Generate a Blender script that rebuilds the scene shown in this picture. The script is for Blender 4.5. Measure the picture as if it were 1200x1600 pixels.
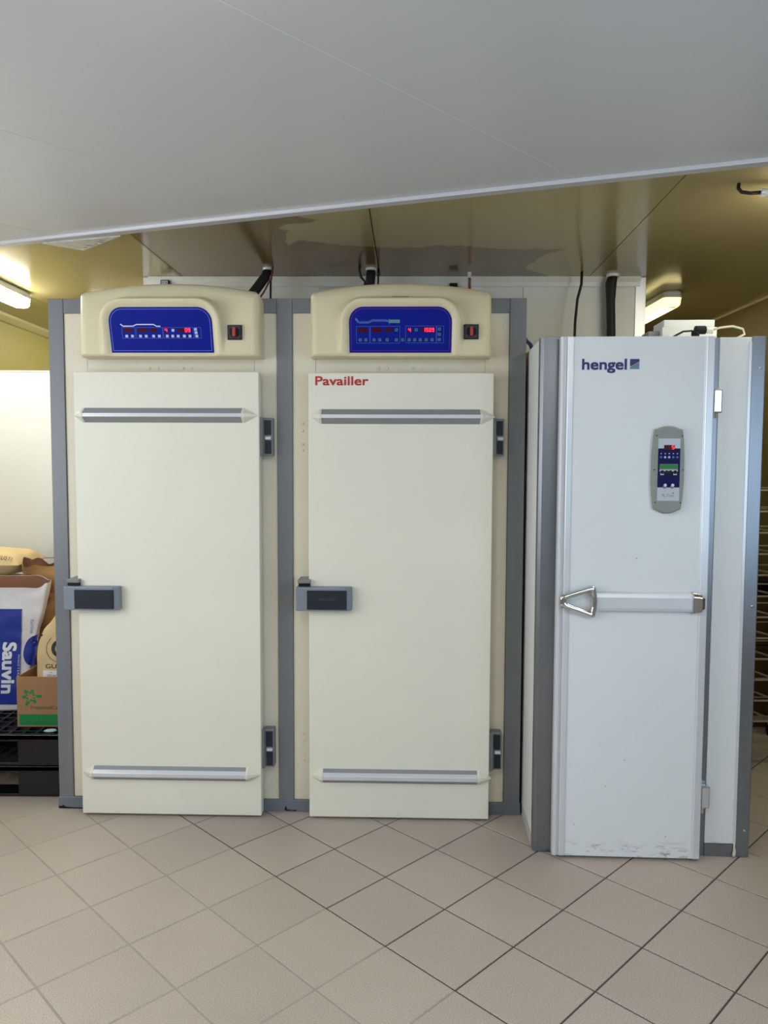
import bpy, bmesh, math, random
from math import sin, cos, pi, sqrt, radians
from mathutils import Vector, Matrix, noise as mnoise

# ------------------------------------------------------------------ camera, world, light, exposure
for o in list(bpy.data.objects):
    bpy.data.objects.remove(o, do_unlink=True)
scene = bpy.context.scene
mnoise.seed_set(7)
COL = scene.collection

CAM_H, PITCH, ROLL, FPX = 1.5933, radians(3.6245), radians(0.2151), 1193.67
cam_data = bpy.data.cameras.new('camera')
cam_data.sensor_width = 36.0
cam_data.lens = 36.0 * FPX / 1600.0
cam_data.clip_start = 0.02
cam = bpy.data.objects.new('camera', cam_data)
COL.objects.link(cam)
_f = Vector((0, cos(PITCH), -sin(PITCH)))
_u = Vector((0, sin(PITCH), cos(PITCH)))
_r = Vector((1, 0, 0))
_R = _r * cos(ROLL) + _u * sin(ROLL)
_U = -_r * sin(ROLL) + _u * cos(ROLL)
cam.matrix_world = Matrix(((_R.x, _U.x, -_f.x, 0), (_R.y, _U.y, -_f.y, 0), (_R.z, _U.z, -_f.z, CAM_H), (0, 0, 0, 1)))
scene.camera = cam

scene.view_settings.view_transform = 'Standard'
scene.view_settings.look = 'None'
scene.view_settings.gamma = 1.0
scene.view_settings.use_curve_mapping = False
scene.view_settings.exposure = 0.20

world = bpy.data.worlds.new('daylight_world')
scene.world = world
world.use_nodes = True
world.node_tree.nodes['Background'].inputs[0].default_value = (0.62, 0.78, 1.0, 1)
world.node_tree.nodes['Background'].inputs[1].default_value = 1.0

WINDOW_POWER = 50.0      # daylight through the window in the right wall beside the viewer
WINDOW_LEFT = 48.0      # daylight through the larger window in the left wall
WINDOW_COLOR = (0.52, 0.76, 1.0)
LEFT_COLOR = (0.96, 0.98, 1.0)
NEAR_LAMP = 7.0          # radiance of the ceiling lamps of the front room
REAR_LAMP = 13.0         # radiance of the ceiling lamps of the rear room
NEAR_COL = (1.0, 0.98, 0.93)
REAR_COL = (1.0, 0.96, 0.84)


# ------------------------------------------------------------------ helpers
def s2l(c):
    return c / 12.92 if c <= 0.04045 else ((c + 0.055) / 1.055) ** 2.4


def rgb(h):
    h = h.lstrip('#')
    return tuple(s2l(int(h[i:i + 2], 16) / 255.0) for i in (0, 2, 4)) + (1.0,)


MATS = {}


def mat(name, color, rough=0.5, metal=0.0, var=0.0, vscale=6.0, bump=0.0, bscale=80.0, emit=None, estr=0.0,
        spec=0.5, stretch=None, coat=0.0):
    if name in MATS:
        return MATS[name]
    m = bpy.data.materials.new(name)
    m.use_nodes = True
    nt = m.node_tree
    b = nt.nodes['Principled BSDF']
    c = rgb(color)
    b.inputs['Base Color'].default_value = c
    b.inputs['Roughness'].default_value = rough
    b.inputs['Metallic'].default_value = metal
    b.inputs['Specular IOR Level'].default_value = spec
    b.inputs['Coat Weight'].default_value = coat
    if emit:
        b.inputs['Emission Color'].default_value = rgb(emit) if isinstance(emit, str) else tuple(emit) + (1,)
        b.inputs['Emission Strength'].default_value = estr
    if var or bump:
        tc = nt.nodes.new('ShaderNodeTexCoord')
        src = tc.outputs['Object']
        if stretch:
            mp = nt.nodes.new('ShaderNodeMapping')
            mp.inputs['Scale'].default_value = stretch
            nt.links.new(src, mp.inputs['Vector'])
            src = mp.outputs['Vector']
    if var:
        n = nt.nodes.new('ShaderNodeTexNoise')
        n.inputs['Scale'].default_value = vscale
        n.inputs['Detail'].default_value = 6
        nt.links.new(src, n.inputs['Vector'])
        r = nt.nodes.new('ShaderNodeValToRGB')
        r.color_ramp.elements[0].position = 0.3
        r.color_ramp.elements[1].position = 0.7
        r.color_ramp.elements[0].color = tuple(x * (1 - var) for x in c[:3]) + (1,)
        r.color_ramp.elements[1].color = tuple(min(1, x * (1 + var)) for x in c[:3]) + (1,)
        nt.links.new(n.outputs['Fac'], r.inputs['Fac'])
        nt.links.new(r.outputs['Color'], b.inputs['Base Color'])
    if bump:
        n2 = nt.nodes.new('ShaderNodeTexNoise')
        n2.inputs['Scale'].default_value = bscale
        n2.inputs['Detail'].default_value = 4
        nt.links.new(src, n2.inputs['Vector'])
        bp = nt.nodes.new('ShaderNodeBump')
        bp.inputs['Strength'].default_value = bump
        bp.inputs['Distance'].default_value = 0.01
        nt.links.new(n2.outputs['Fac'], bp.inputs['Height'])
        nt.links.new(bp.outputs['Normal'], b.inputs['Normal'])
    MATS[name] = m
    return m


def add_wear(m, color, axis_hi, lo=0.0, thr=0.56, scale=(14, 14, 60), amount=0.8):
    """scuffs of their own shape on the lowest strip of a panel: noise where local z < axis_hi"""
    nt = m.node_tree
    b = nt.nodes['Principled BSDF']
    inp = b.inputs['Base Color']
    tc = nt.nodes.new('ShaderNodeTexCoord')
    mp = nt.nodes.new('ShaderNodeMapping')
    mp.inputs['Scale'].default_value = scale
    nt.links.new(tc.outputs['Object'], mp.inputs['Vector'])
    n = nt.nodes.new('ShaderNodeTexNoise')
    n.inputs['Scale'].default_value = 1.0
    n.inputs['Detail'].default_value = 8
    n.inputs['Roughness'].default_value = 0.75
    nt.links.new(mp.outputs['Vector'], n.inputs['Vector'])
    r = nt.nodes.new('ShaderNodeMapRange')
    r.inputs['From Min'].default_value = thr
    r.inputs['From Max'].default_value = thr + 0.08
    nt.links.new(n.outputs['Fac'], r.inputs['Value'])
    sx = nt.nodes.new('ShaderNodeSeparateXYZ')
    nt.links.new(tc.outputs['Object'], sx.inputs['Vector'])
    z = nt.nodes.new('ShaderNodeMapRange')
    z.inputs['From Min'].default_value = axis_hi
    z.inputs['From Max'].default_value = lo
    nt.links.new(sx.outputs['Z'], z.inputs['Value'])
    mu = nt.nodes.new('ShaderNodeMath')
    mu.operation = 'MULTIPLY'
    nt.links.new(r.outputs['Result'], mu.inputs[0])
    nt.links.new(z.outputs['Result'], mu.inputs[1])
    mu2 = nt.nodes.new('ShaderNodeMath')
    mu2.operation = 'MULTIPLY'
    mu2.inputs[1].default_value = amount
    nt.links.new(mu.outputs[0], mu2.inputs[0])
    mx = nt.nodes.new('ShaderNodeMix')
    mx.data_type = 'RGBA'
    nt.links.new(mu2.outputs[0], mx.inputs[0])
    if inp.is_linked:
        nt.links.new(inp.links[0].from_socket, mx.inputs[6])
    else:
        mx.inputs[6].default_value = inp.default_value
    mx.inputs[7].default_value = rgb(color)
    nt.links.new(mx.outputs[2], inp)
    return m


class MB:
    def __init__(self):
        self.v, self.f = [], []

    def add(self, vs, fs):
        n = len(self.v)
        self.v += [tuple(p) for p in vs]
        self.f += [tuple(i + n for i in f) for f in fs]
        return self

    def box(self, x0, x1, y0, y1, z0, z1):
        return self.add([(x0, y0, z0), (x1, y0, z0), (x1, y1, z0), (x0, y1, z0), (x0, y0, z1), (x1, y0, z1), (x1, y1, z1), (x0, y1, z1)],
                        [(0, 3, 2, 1), (4, 5, 6, 7), (0, 1, 5, 4), (1, 2, 6, 5), (2, 3, 7, 6), (3, 0, 4, 7)])

    def prism(self, A, B):
        """two matching closed rings of points"""
        n = len(A)
        fs = [tuple(range(n))[::-1], tuple(range(n, 2 * n))]
        fs += [(i, (i + 1) % n, n + (i + 1) % n, n + i) for i in range(n)]
        return self.add(list(A) + list(B), fs)

    def px(self, poly, x0, x1):
        return self.prism([(x0, y, z) for y, z in poly], [(x1, y, z) for y, z in poly])

    def py(self, poly, y0, y1):
        return self.prism([(x, y0, z) for x, z in poly], [(x, y1, z) for x, z in poly])

    def pz(self, poly, z0, z1):
        return self.prism([(x, y, z0) for x, y in poly], [(x, y, z1) for x, y in poly])

    def loft(self, rings, cap0=True, cap1=True):
        n = len(rings[0])
        vs = [p for r in rings for p in r]
        fs = []
        for k in range(len(rings) - 1):
            for i in range(n):
                j = (i + 1) % n
                fs.append((k * n + i, k * n + j, (k + 1) * n + j, (k + 1) * n + i))
        if cap0:
            fs.append(tuple(range(n))[::-1])
        if cap1:
            fs.append(tuple(range((len(rings) - 1) * n, len(rings) * n)))
        return self.add(vs, fs)

    def tube(self, path, r, n=10):
        P = [Vector(p) for p in path]
        rings = []
        up = None
        for i, p in enumerate(P):
            t = (P[min(i + 1, len(P) - 1)] - P[max(i - 1, 0)]).normalized()
            if up is None:
                up = Vector((0, 0, 1)) if abs(t.z) < 0.9 else Vector((1, 0, 0))
            a = t.cross(up).normalized()
            up = a.cross(t).normalized()
            rr = r[i] if isinstance(r, (list, tuple)) else r
            rings.append([tuple(p + a * (rr * cos(2 * pi * k / n)) + up * (rr * sin(2 * pi * k / n))) for k in range(n)])
        return self.loft(rings)

    def cyl(self, c, axis, r, h, n=16, r2=None):
        c = Vector(c)
        ax = Vector(axis).normalized()
        r2 = r if r2 is None else r2
        up = Vector((0, 0, 1)) if abs(ax.z) < 0.9 else Vector((1, 0, 0))
        a = ax.cross(up).normalized()
        b = ax.cross(a)
        A = [tuple(c + a * (r * cos(2 * pi * k / n)) + b * (r * sin(2 * pi * k / n))) for k in range(n)]
        B = [tuple(c + ax * h + a * (r2 * cos(2 * pi * k / n)) + b * (r2 * sin(2 * pi * k / n))) for k in range(n)]
        return self.prism(A, B)

    def mesh(self, name, m, smooth=False):
        me = bpy.data.meshes.new(name)
        me.from_pydata(self.v, [], self.f)
        bm = bmesh.new()
        bm.from_mesh(me)
        bmesh.ops.recalc_face_normals(bm, faces=bm.faces)
        bm.to_mesh(me)
        bm.free()
        if smooth:
            me.polygons.foreach_set('use_smooth', [True] * len(me.polygons))
        me.materials.append(m)
        return me

    def build(self, name, m, parent=None, bevel=0.0, smooth=False, seg=2, loc=None):
        return place(name, self.mesh(name, m, smooth), parent, bevel, seg, loc)


def place(name, me, parent=None, bevel=0.0, seg=2, loc=None):
    o = bpy.data.objects.new(name, me)
    COL.objects.link(o)
    if parent:
        o.parent = parent
    if loc:
        o.location = loc
    if bevel:
        b = o.modifiers.new('bevel', 'BEVEL')
        b.width = bevel
        b.segments = seg
        b.limit_method = 'ANGLE'
        b.angle_limit = radians(35)
    return o


def tag(o, label, cat=None, group=None, kind=None):
    o['label'] = label
    if cat:
        o['category'] = cat
    if group:
        o['group'] = group
    if kind:
        o['kind'] = kind
    return o


def thing(name, label, cat, loc=(0, 0, 0), rz=0.0, group=None, kind=None):
    o = bpy.data.objects.new(name, None)
    o.empty_display_size = 0.1
    COL.objects.link(o)
    o.location = loc
    o.rotation_euler = (0, 0, rz)
    return tag(o, label, cat, group, kind)


def text_mesh(s, size, offset=0.0, spacing=1.0, shear=0.0):
    """flat 2-D outline mesh of a word: verts (x, y) with baseline origin; size is cap height"""
    cu = bpy.data.curves.new('lettering', 'FONT')
    cu.body = s
    cu.size = size / 0.70
    cu.offset = offset
    cu.space_character = spacing
    cu.shear = shear
    cu.resolution_u = 4
    cu.fill_mode = 'FRONT'
    ob = bpy.data.objects.new('lettering', cu)
    COL.objects.link(ob)
    bpy.context.view_layer.update()
    me = bpy.data.meshes.new_from_object(ob)
    bpy.data.objects.remove(ob, do_unlink=True)
    return me


def letters(name, s, size, fn, m, parent, offset=0.0, spacing=1.0, width=None, shear=0.0, bold=0.0):
    """lettering placed by fn(x, y) -> local 3-D point; width rescales the word to a given length"""
    me = text_mesh(s, size, offset, spacing, shear)
    xs = [v.co.x for v in me.vertices]
    x0 = min(xs)
    k = width / (max(xs) - x0) if width else 1.0
    w_ = bold
    shifts = [(0, 0)] + ([(w_ * cos(a), w_ * sin(a)) for a in (pi / 4, 3 * pi / 4, 5 * pi / 4, 7 * pi / 4)] if bold else [])
    src_v = [((v.co.x - x0) * k, v.co.y) for v in me.vertices]
    src_f = [tuple(p.vertices) for p in me.polygons]
    bpy.data.meshes.remove(me)
    mb = MB()
    for q, (dx, dy) in enumerate(shifts):
        pts = [Vector(fn(x + dx, y + dy)) for x, y in src_v]
        mb.add([p + Vector((0, -0.00008 * q, 0)) for p in pts], src_f)
    nm = bpy.data.meshes.new(name)
    nm.from_pydata(mb.v, [], mb.f)
    nm.materials.append(m)
    return place(name, nm, parent)


def clip(poly, n, c):
    """keep the part of a 2-D convex polygon with n.p <= c"""
    out = []
    for i, p in enumerate(poly):
        q = poly[(i + 1) % len(poly)]
        a = n[0] * p[0] + n[1] * p[1] - c
        b = n[0] * q[0] + n[1] * q[1] - c
        if a <= 0:
            out.append(p)
        if a * b < 0:
            t = a / (a - b)
            out.append((p[0] + (q[0] - p[0]) * t, p[1] + (q[1] - p[1]) * t))
    return out


def arc(cx, cz, r, a0, a1, n):
    return [(cx + r * cos(radians(a0 + (a1 - a0) * i / n)), cz + r * sin(radians(a0 + (a1 - a0) * i / n))) for i in range(n + 1)]


# ------------------------------------------------------------------ materials
M_cream = mat('cream_lacquer', '#E4E1D0', 0.42, var=0.02, vscale=3)
M_creampanel = mat('cream_frame_panel', '#DDD6C2', 0.45, var=0.03, vscale=4)
M_creamplast = mat('cream_cap_plastic', '#DEDCCB', 0.4)
M_hood = mat('hood_plastic', '#DACFAC', 0.42, var=0.02, vscale=5)
M_greyframe = mat('grey_frame_aluminium', '#76797D', 0.42, metal=0.15, var=0.04, vscale=30, stretch=(1, 1, 0.05))
M_plinth = mat('plinth_vinyl', '#6A7079', 0.5, var=0.05)
M_alu = mat('brushed_aluminium', '#D6D8DC', 0.36, metal=0.3, var=0.03, vscale=60, stretch=(0.03, 1, 1))
M_alugrey = mat('grey_aluminium', '#8F9194', 0.45, metal=0.15)
M_steel = mat('stainless_steel', '#85888D', 0.34, metal=0.85, var=0.06, vscale=14, stretch=(1, 1, 0.25), bump=0.04, bscale=9)
M_chrome = mat('chrome', '#D8D8DA', 0.08, metal=1.0)
M_white = mat('white_lacquer', '#E3E8EA', 0.36, var=0.012, vscale=3)
M_whitepl = mat('white_profile', '#DADDE2', 0.3, metal=0.25)
M_whitewall = mat('white_wall_panel', '#E3E5E1', 0.4, var=0.025, vscale=2.5)
M_anth = mat('anthracite_plastic', '#282D35', 0.5, spec=0.25)
M_latch = mat('latch_grey', '#7C848F', 0.42)
M_black = mat('black_plastic', '#111214', 0.5, spec=0.25)
M_hinge = mat('hinge_grey', '#787C7E', 0.42, metal=0.1)
M_rubber = mat('black_rubber', '#121214', 0.6, bump=0.2, bscale=120)
M_blue = mat('blue_foil', '#0A1C8A', 0.5, spec=0.12)
M_navy = mat('navy_foil', '#14154E', 0.5, spec=0.12)
M_silver = mat('silver_foil', '#B9BEC2', 0.35, metal=0.1)
M_prwhite = mat('white_print', '#D5DAEE', 0.5)
M_prblue = mat('pale_blue_print', '#4D62C8', 0.5)
M_prgreen = mat('teal_print', '#4E8C94', 0.5)
M_prmag = mat('magenta_print', '#7A1E6E', 0.5)
M_disp = mat('dark_red_display', '#480B14', 0.4, spec=0.15)
M_btn = mat('pale_button', '#B9C1DE', 0.5)
M_btng = mat('green_button', '#1B4D50', 0.5)
M_btndark = mat('button_centre', '#0C1C34', 0.5)
M_led = mat('red_led', '#FF3050', 0.4, emit='#FF2848', estr=2.6)
M_redknob = mat('red_knob', '#B2372F', 0.4)
M_swplate = mat('switch_plate', '#2C3038', 0.4)
M_kp = mat('keypad_grey', '#8B9088', 0.42)
M_lcd = mat('green_lcd', '#1E6E30', 0.4, spec=0.2, emit='#2F8C3F', estr=0.15)
M_redtext = mat('red_lettering', '#B3121F', 0.4)
M_navytext = mat('navy_lettering', '#1B1B63', 0.4)
M_teal = mat('teal_emblem', '#5F8596', 0.4)
M_paperwhite = mat('white_paper', '#DFDEE2', 0.65, var=0.03, vscale=9, bump=0.35, bscale=14)
M_paperinner = mat('brown_paper_lining', '#8A6148', 0.8, var=0.08, vscale=9, bump=0.3, bscale=12)
M_kraft = mat('kraft_paper', '#A87F50', 0.7, var=0.08, vscale=7, bump=0.4, bscale=12)
M_tanpaper = mat('tan_sack_paper', '#CDB587', 0.65, var=0.04, vscale=9, bump=0.3, bscale=12)
M_sackblue = mat('sack_blue_print', '#1B3396', 0.55)
M_sackwhite = mat('sack_white_print', '#E6E8F0', 0.6)
M_inkdark = mat('dark_ink', '#26221F', 0.6)
M_inkgrey = mat('grey_ink', '#77777A', 0.6)
M_label = mat('paper_label', '#E4E3E0', 0.6)
M_card = mat('corrugated_cardboard', '#9C7350', 0.75, var=0.04, vscale=8)
M_green = mat('box_green_print', '#0B7C40', 0.6)
M_greendk = mat('box_dark_green_print', '#2E5C38', 0.6)
M_olivetext = mat('box_dull_print', '#4D7A48', 0.6)
M_pallet = mat('black_pallet_plastic', '#0E0F10', 0.34, var=0.15, vscale=30)
M_rack = mat('rack_wire', '#B5AE98', 0.35, metal=0.7)
M_brown = mat('brown_crate', '#4E3416', 0.6)
M_copper = mat('copper_pipe', '#9C6A45', 0.35, metal=0.8)
M_bluehose = mat('blue_hose', '#1C4C78', 0.4)
M_cableg = mat('light_grey_cable', '#C9CABE', 0.45)
M_seal = mat('sealant', '#D3CDBE', 0.6, var=0.1, vscale=40)
M_lampbody = mat('lamp_housing', '#C7C8C6', 0.4)
M_khaki = mat('khaki_wall_paint', '#B0A868', 0.45, var=0.03, vscale=2)
M_nearceil = mat('grey_ceiling_panel', '#BFC0C0', 0.38, var=0.01, vscale=1.5)
M_trim = mat('ceiling_trim', '#B3B5B8', 0.42)
M_joint = mat('panel_joint', '#B9BAB8', 0.6)
M_jointdk = mat('dark_panel_joint', '#4A3A22', 0.7)
add_wear(M_white, '#4A443E', 0.085, 0.01, thr=0.53, scale=(16, 16, 60), amount=0.85)
add_wear(M_cream, '#6A6258', 0.06, 0.01, thr=0.60, scale=(22, 22, 80), amount=0.55)
add_wear(M_creampanel, '#8A7048', 2.2, 0.05, thr=0.60, scale=(9, 9, 5), amount=0.30)


def lamp_glow(name, color, strength):
    return mat(name, '#FFFFFF', 0.4, emit=color, estr=strength)


M_nearglow = lamp_glow('front_tube_glow', NEAR_COL, NEAR_LAMP * 3)
M_rearglow = lamp_glow('rear_tube_glow', REAR_COL, REAR_LAMP * 3)


M_rearglow_b = lamp_glow('yellow_tube_glow', (1.0, 0.84, 0.34), 1.5)
M_tubeglow = lamp_glow('bare_tube_glow', (1.0, 0.92, 0.62), REAR_LAMP * 2.6)
M_rearglow_c = lamp_glow('side_tube_glow', (1.0, 0.93, 0.72), REAR_LAMP * 2.0)
M_addedglow = lamp_glow('added_far_glow', (1.0, 0.93, 0.72), REAR_LAMP * 1.0)


# rear ceiling: tan, glossy, with a browner zone of irregular outline
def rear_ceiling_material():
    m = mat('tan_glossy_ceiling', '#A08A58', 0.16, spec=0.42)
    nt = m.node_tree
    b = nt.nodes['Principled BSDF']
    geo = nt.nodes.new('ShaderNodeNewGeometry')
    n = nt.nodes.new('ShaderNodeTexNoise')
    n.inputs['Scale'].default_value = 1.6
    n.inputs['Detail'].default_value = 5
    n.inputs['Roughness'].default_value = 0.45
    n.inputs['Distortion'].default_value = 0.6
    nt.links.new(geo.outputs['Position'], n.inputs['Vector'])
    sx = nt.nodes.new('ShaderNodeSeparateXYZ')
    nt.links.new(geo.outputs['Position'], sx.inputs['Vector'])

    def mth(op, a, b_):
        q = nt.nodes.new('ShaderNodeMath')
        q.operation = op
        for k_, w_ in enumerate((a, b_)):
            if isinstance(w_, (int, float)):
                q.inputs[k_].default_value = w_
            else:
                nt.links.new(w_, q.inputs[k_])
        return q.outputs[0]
    # the browner zone: a broad patch along the chamber wall, with a wavy rim
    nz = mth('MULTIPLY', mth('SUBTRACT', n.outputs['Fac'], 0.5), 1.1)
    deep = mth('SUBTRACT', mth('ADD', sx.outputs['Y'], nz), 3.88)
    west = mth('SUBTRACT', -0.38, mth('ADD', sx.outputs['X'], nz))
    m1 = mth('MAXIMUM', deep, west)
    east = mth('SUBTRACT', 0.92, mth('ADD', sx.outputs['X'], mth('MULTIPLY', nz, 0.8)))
    far_w = mth('ADD', sx.outputs['X'], 1.18)  # left panel stays pale: the lamp light on it is put into its colour
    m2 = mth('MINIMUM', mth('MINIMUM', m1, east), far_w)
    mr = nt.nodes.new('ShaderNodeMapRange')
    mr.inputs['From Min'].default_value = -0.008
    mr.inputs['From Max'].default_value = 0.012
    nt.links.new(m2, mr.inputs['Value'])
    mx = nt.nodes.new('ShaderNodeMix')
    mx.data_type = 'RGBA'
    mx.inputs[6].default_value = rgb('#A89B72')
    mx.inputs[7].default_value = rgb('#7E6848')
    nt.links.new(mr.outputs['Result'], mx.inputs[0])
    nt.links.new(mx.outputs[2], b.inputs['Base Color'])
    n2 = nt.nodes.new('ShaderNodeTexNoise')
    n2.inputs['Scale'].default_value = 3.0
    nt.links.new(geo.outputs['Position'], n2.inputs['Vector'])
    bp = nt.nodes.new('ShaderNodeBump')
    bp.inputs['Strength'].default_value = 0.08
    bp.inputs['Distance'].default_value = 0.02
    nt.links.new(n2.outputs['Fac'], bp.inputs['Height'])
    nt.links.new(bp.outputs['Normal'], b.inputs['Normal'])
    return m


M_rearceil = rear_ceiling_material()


def tile_material():
    m = mat('stoneware_tile', '#A79E94', 0.42)
    nt = m.node_tree
    b = nt.nodes['Principled BSDF']
    geo = nt.nodes.new('ShaderNodeNewGeometry')
    oi = nt.nodes.new('ShaderNodeObjectInfo')
    n = nt.nodes.new('ShaderNodeTexNoise')
    n.inputs['Scale'].default_value = 380.0
    n.inputs['Detail'].default_value = 3
    nt.links.new(geo.outputs['Position'], n.inputs['Vector'])
    n2 = nt.nodes.new('ShaderNodeTexNoise')
    n2.inputs['Scale'].default_value = 2.2
    n2.inputs['Detail'].default_value = 3
    nt.links.new(geo.outputs['Position'], n2.inputs['Vector'])
    r = nt.nodes.new('ShaderNodeValToRGB')
    r.color_ramp.elements[0].position = 0.36
    r.color_ramp.elements[1].position = 0.66
    r.color_ramp.elements[0].color = rgb('#8B7E73')
    r.color_ramp.elements[1].color = rgb('#C4B8AB')
    nt.links.new(n.outputs['Fac'], r.inputs['Fac'])
    ma = nt.nodes.new('ShaderNodeMath')
    ma.operation = 'MULTIPLY_ADD'
    ma.inputs[1].default_value = 0.09
    ma.inputs[2].default_value = 0.90
    nt.links.new(oi.outputs['Random'], ma.inputs[0])
    mb = nt.nodes.new('ShaderNodeMath')
    mb.operation = 'MULTIPLY_ADD'
    mb.inputs[1].default_value = 0.18
    nt.links.new(n2.outputs['Fac'], mb.inputs[0])
    nt.links.new(ma.outputs[0], mb.inputs[2])
    mx = nt.nodes.new('ShaderNodeVectorMath')
    mx.operation = 'SCALE'
    nt.links.new(r.outputs['Color'], mx.inputs[0])
    nt.links.new(mb.outputs[0], mx.inputs['Scale'])
    nt.links.new(mx.outputs['Vector'], b.inputs['Base Color'])
    bp = nt.nodes.new('ShaderNodeBump')
    bp.inputs['Strength'].default_value = 0.05
    bp.inputs['Distance'].default_value = 0.001
    nt.links.new(n.outputs['Fac'], bp.inputs['Height'])
    nt.links.new(bp.outputs['Normal'], b.inputs['Normal'])
    return m


M_tile = tile_material()
M_groutdark = mat('dark_grout', '#463F37', 0.8, var=0.15, vscale=20)
M_groutpale = mat('worn_pale_grout', '#9A8F84', 0.8, var=0.12, vscale=8)

# ------------------------------------------------------------------ the setting
X0, X1, Y0, Y1 = -2.74, 2.40, -2.2, 7.4      # room
ZN, ZR = 2.58, 2.65                          # front ceiling, rear ceiling

# floor: grout bed and diagonal tiles
GA = radians(45.2047)
G0 = Vector((0.22436, 3.0688))
E1 = Vector((cos(GA), -sin(GA)))
E2 = Vector((sin(GA), cos(GA)))
TS = 0.30
floor_o = MB().box(X0, X1, Y0, Y1, -0.03, -0.0025).build('floor', M_groutdark)
tag(floor_o, 'grey-beige speckled stoneware tile floor laid diagonally', 'floor', kind='structure')
room = [(X0, Y0), (X1, Y0), (X1, Y1), (X0, Y1)]
# older part of the floor has joints worn nearly level and pale
pale = clip(room, (E2.x, E2.y), G0.dot(E2) - 2.012 * TS)
MB().pz(pale, -0.0024, -0.0008).build('worn_grout', M_groutpale, floor_o)
hs = TS / 2 - 0.0029
tile_mb = MB()
ring0 = [(-hs, -hs), (hs, -hs), (hs, hs), (-hs, hs)]
k = (hs - 0.0016) / hs
tile_mb.loft([[(x, y, -0.02) for x, y in ring0], [(x, y, -0.0014) for x, y in ring0], [(x * k, y * k, 0.0) for x, y in ring0]])
tile_me = tile_mb.mesh('floor_tile', M_tile)
rest = MB()
cands = []
for i in range(-22, 32):
    for j in range(-36, 24):
        c = G0 + E1 * ((i + 0.5) * TS) + E2 * ((j + 0.5) * TS)
        crn = [c + E1 * (sx * hs) + E2 * (sy * hs) for sx, sy in ((-1, -1), (1, -1), (1, 1), (-1, 1))]
        inside = all(X0 < p.x < X1 and Y0 < p.y < Y1 for p in crn)
        vis = 1.7 < c.y < 5.2 and abs(c.x) < 0.515 * c.y + 0.25
        if inside and vis:
            cands.append((c.y, c))
        else:
            poly = [tuple(p) for p in crn]
            for n_, c_ in (((1, 0), X1), ((-1, 0), -X0), ((0, 1), Y1), ((0, -1), -Y0)):
                poly = clip(poly, n_, c_)
                if len(poly) < 3:
                    break
            if len(poly) >= 3:
                rest.pz(poly, -0.02, 0.0)
cands.sort(key=lambda t: t[0])
for q, (yy, c) in enumerate(cands):
    o = place('tile', tile_me, floor_o)
    o.location = (c.x, c.y, 0)
    o.rotation_euler = (0, 0, -GA)
o = rest.build('outer_tiles', M_tile, floor_o)
o['kind'] = 'stuff'

# ceilings ---------------------------------------------------------------
edge_p = Vector((-1.728, 3.490))
edge_q = Vector((1.222, 2.522))
ed = (edge_q - edge_p).normalized()
en = Vector((-ed.y, ed.x))                    # towards the rear room
ec = en.dot(edge_p)                           # the near lip of the trim
ceil_o = tag(MB().pz(clip(room, (en.x, en.y), ec + 0.06), ZN + 0.0009, ZN + 0.035).build('ceiling', mat('ceiling_joint', '#DCDDDD', 0.5)),
             'smooth light grey panel ceiling over the front of the room', 'ceiling', kind='structure')
sd = Vector((cos(radians(45)), sin(radians(45))))
sn = Vector((-sd.y, sd.x))
near_poly = clip(room, (en.x, en.y), ec + 0.055)
s1 = sn.dot(Vector((0.632, 2.687)))
s2 = sn.dot(Vector((-0.429, 3.050)))
s3 = sn.dot(Vector((-1.50, 3.33)))
cuts = [s1 - 3.12, s1 - 2.08, s1 - 1.04, s1, s2, s3, s3 + 1.0]
g = 0.0017
lo = -99
for hi in cuts + [99]:
    poly = clip(clip(near_poly, (sn.x, sn.y), hi - g), (-sn.x, -sn.y), -(lo + g))
    if len(poly) >= 3:
        MB().pz(poly, ZN, ZN + 0.02).build('ceiling_panel', M_nearceil, ceil_o, bevel=0.0008, seg=1)
    lo = hi
# trim along the edge of the front ceiling
trim = thing('trim_1', 'long pale angle trim along the slanting edge of the front ceiling', 'trim', kind='structure')
a0 = edge_p + ed * (X0 - edge_p.x) / ed.x
a1 = edge_p + ed * (X1 - edge_p.x) / ed.x


def along(t, off):
    p = edge_p + ed * t + en * off
    return (p.x, p.y)


t0 = (X0 + 0.03 - edge_p.x) / ed.x
t1 = (X1 - 0.03 - edge_p.x) / ed.x
bead = [(0.0, ZN - 0.0002), (0.0, ZN - 0.010), (0.003, ZN - 0.013), (0.008, ZN - 0.011), (0.009, ZN - 0.0002)]
MB().prism([along(t0, a) + (z,) for a, z in bead], [along(t1, a) + (z,) for a, z in bead]).build('lip_bead', M_whitepl, trim)  # paler than the strip: daylight caught by the lip is painted in
prof = [(0.0085, ZN), (0.0085, ZN - 0.006), (0.068, ZN - 0.004), (0.072, ZN + 0.0), (0.072, ZR), (0.060, ZR), (0.060, ZN)]
MB().prism([along(t0, a) + (z,) for a, z in prof], [along(t1, a) + (z,) for a, z in prof]).build('angle_strip', M_trim, trim)
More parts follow.
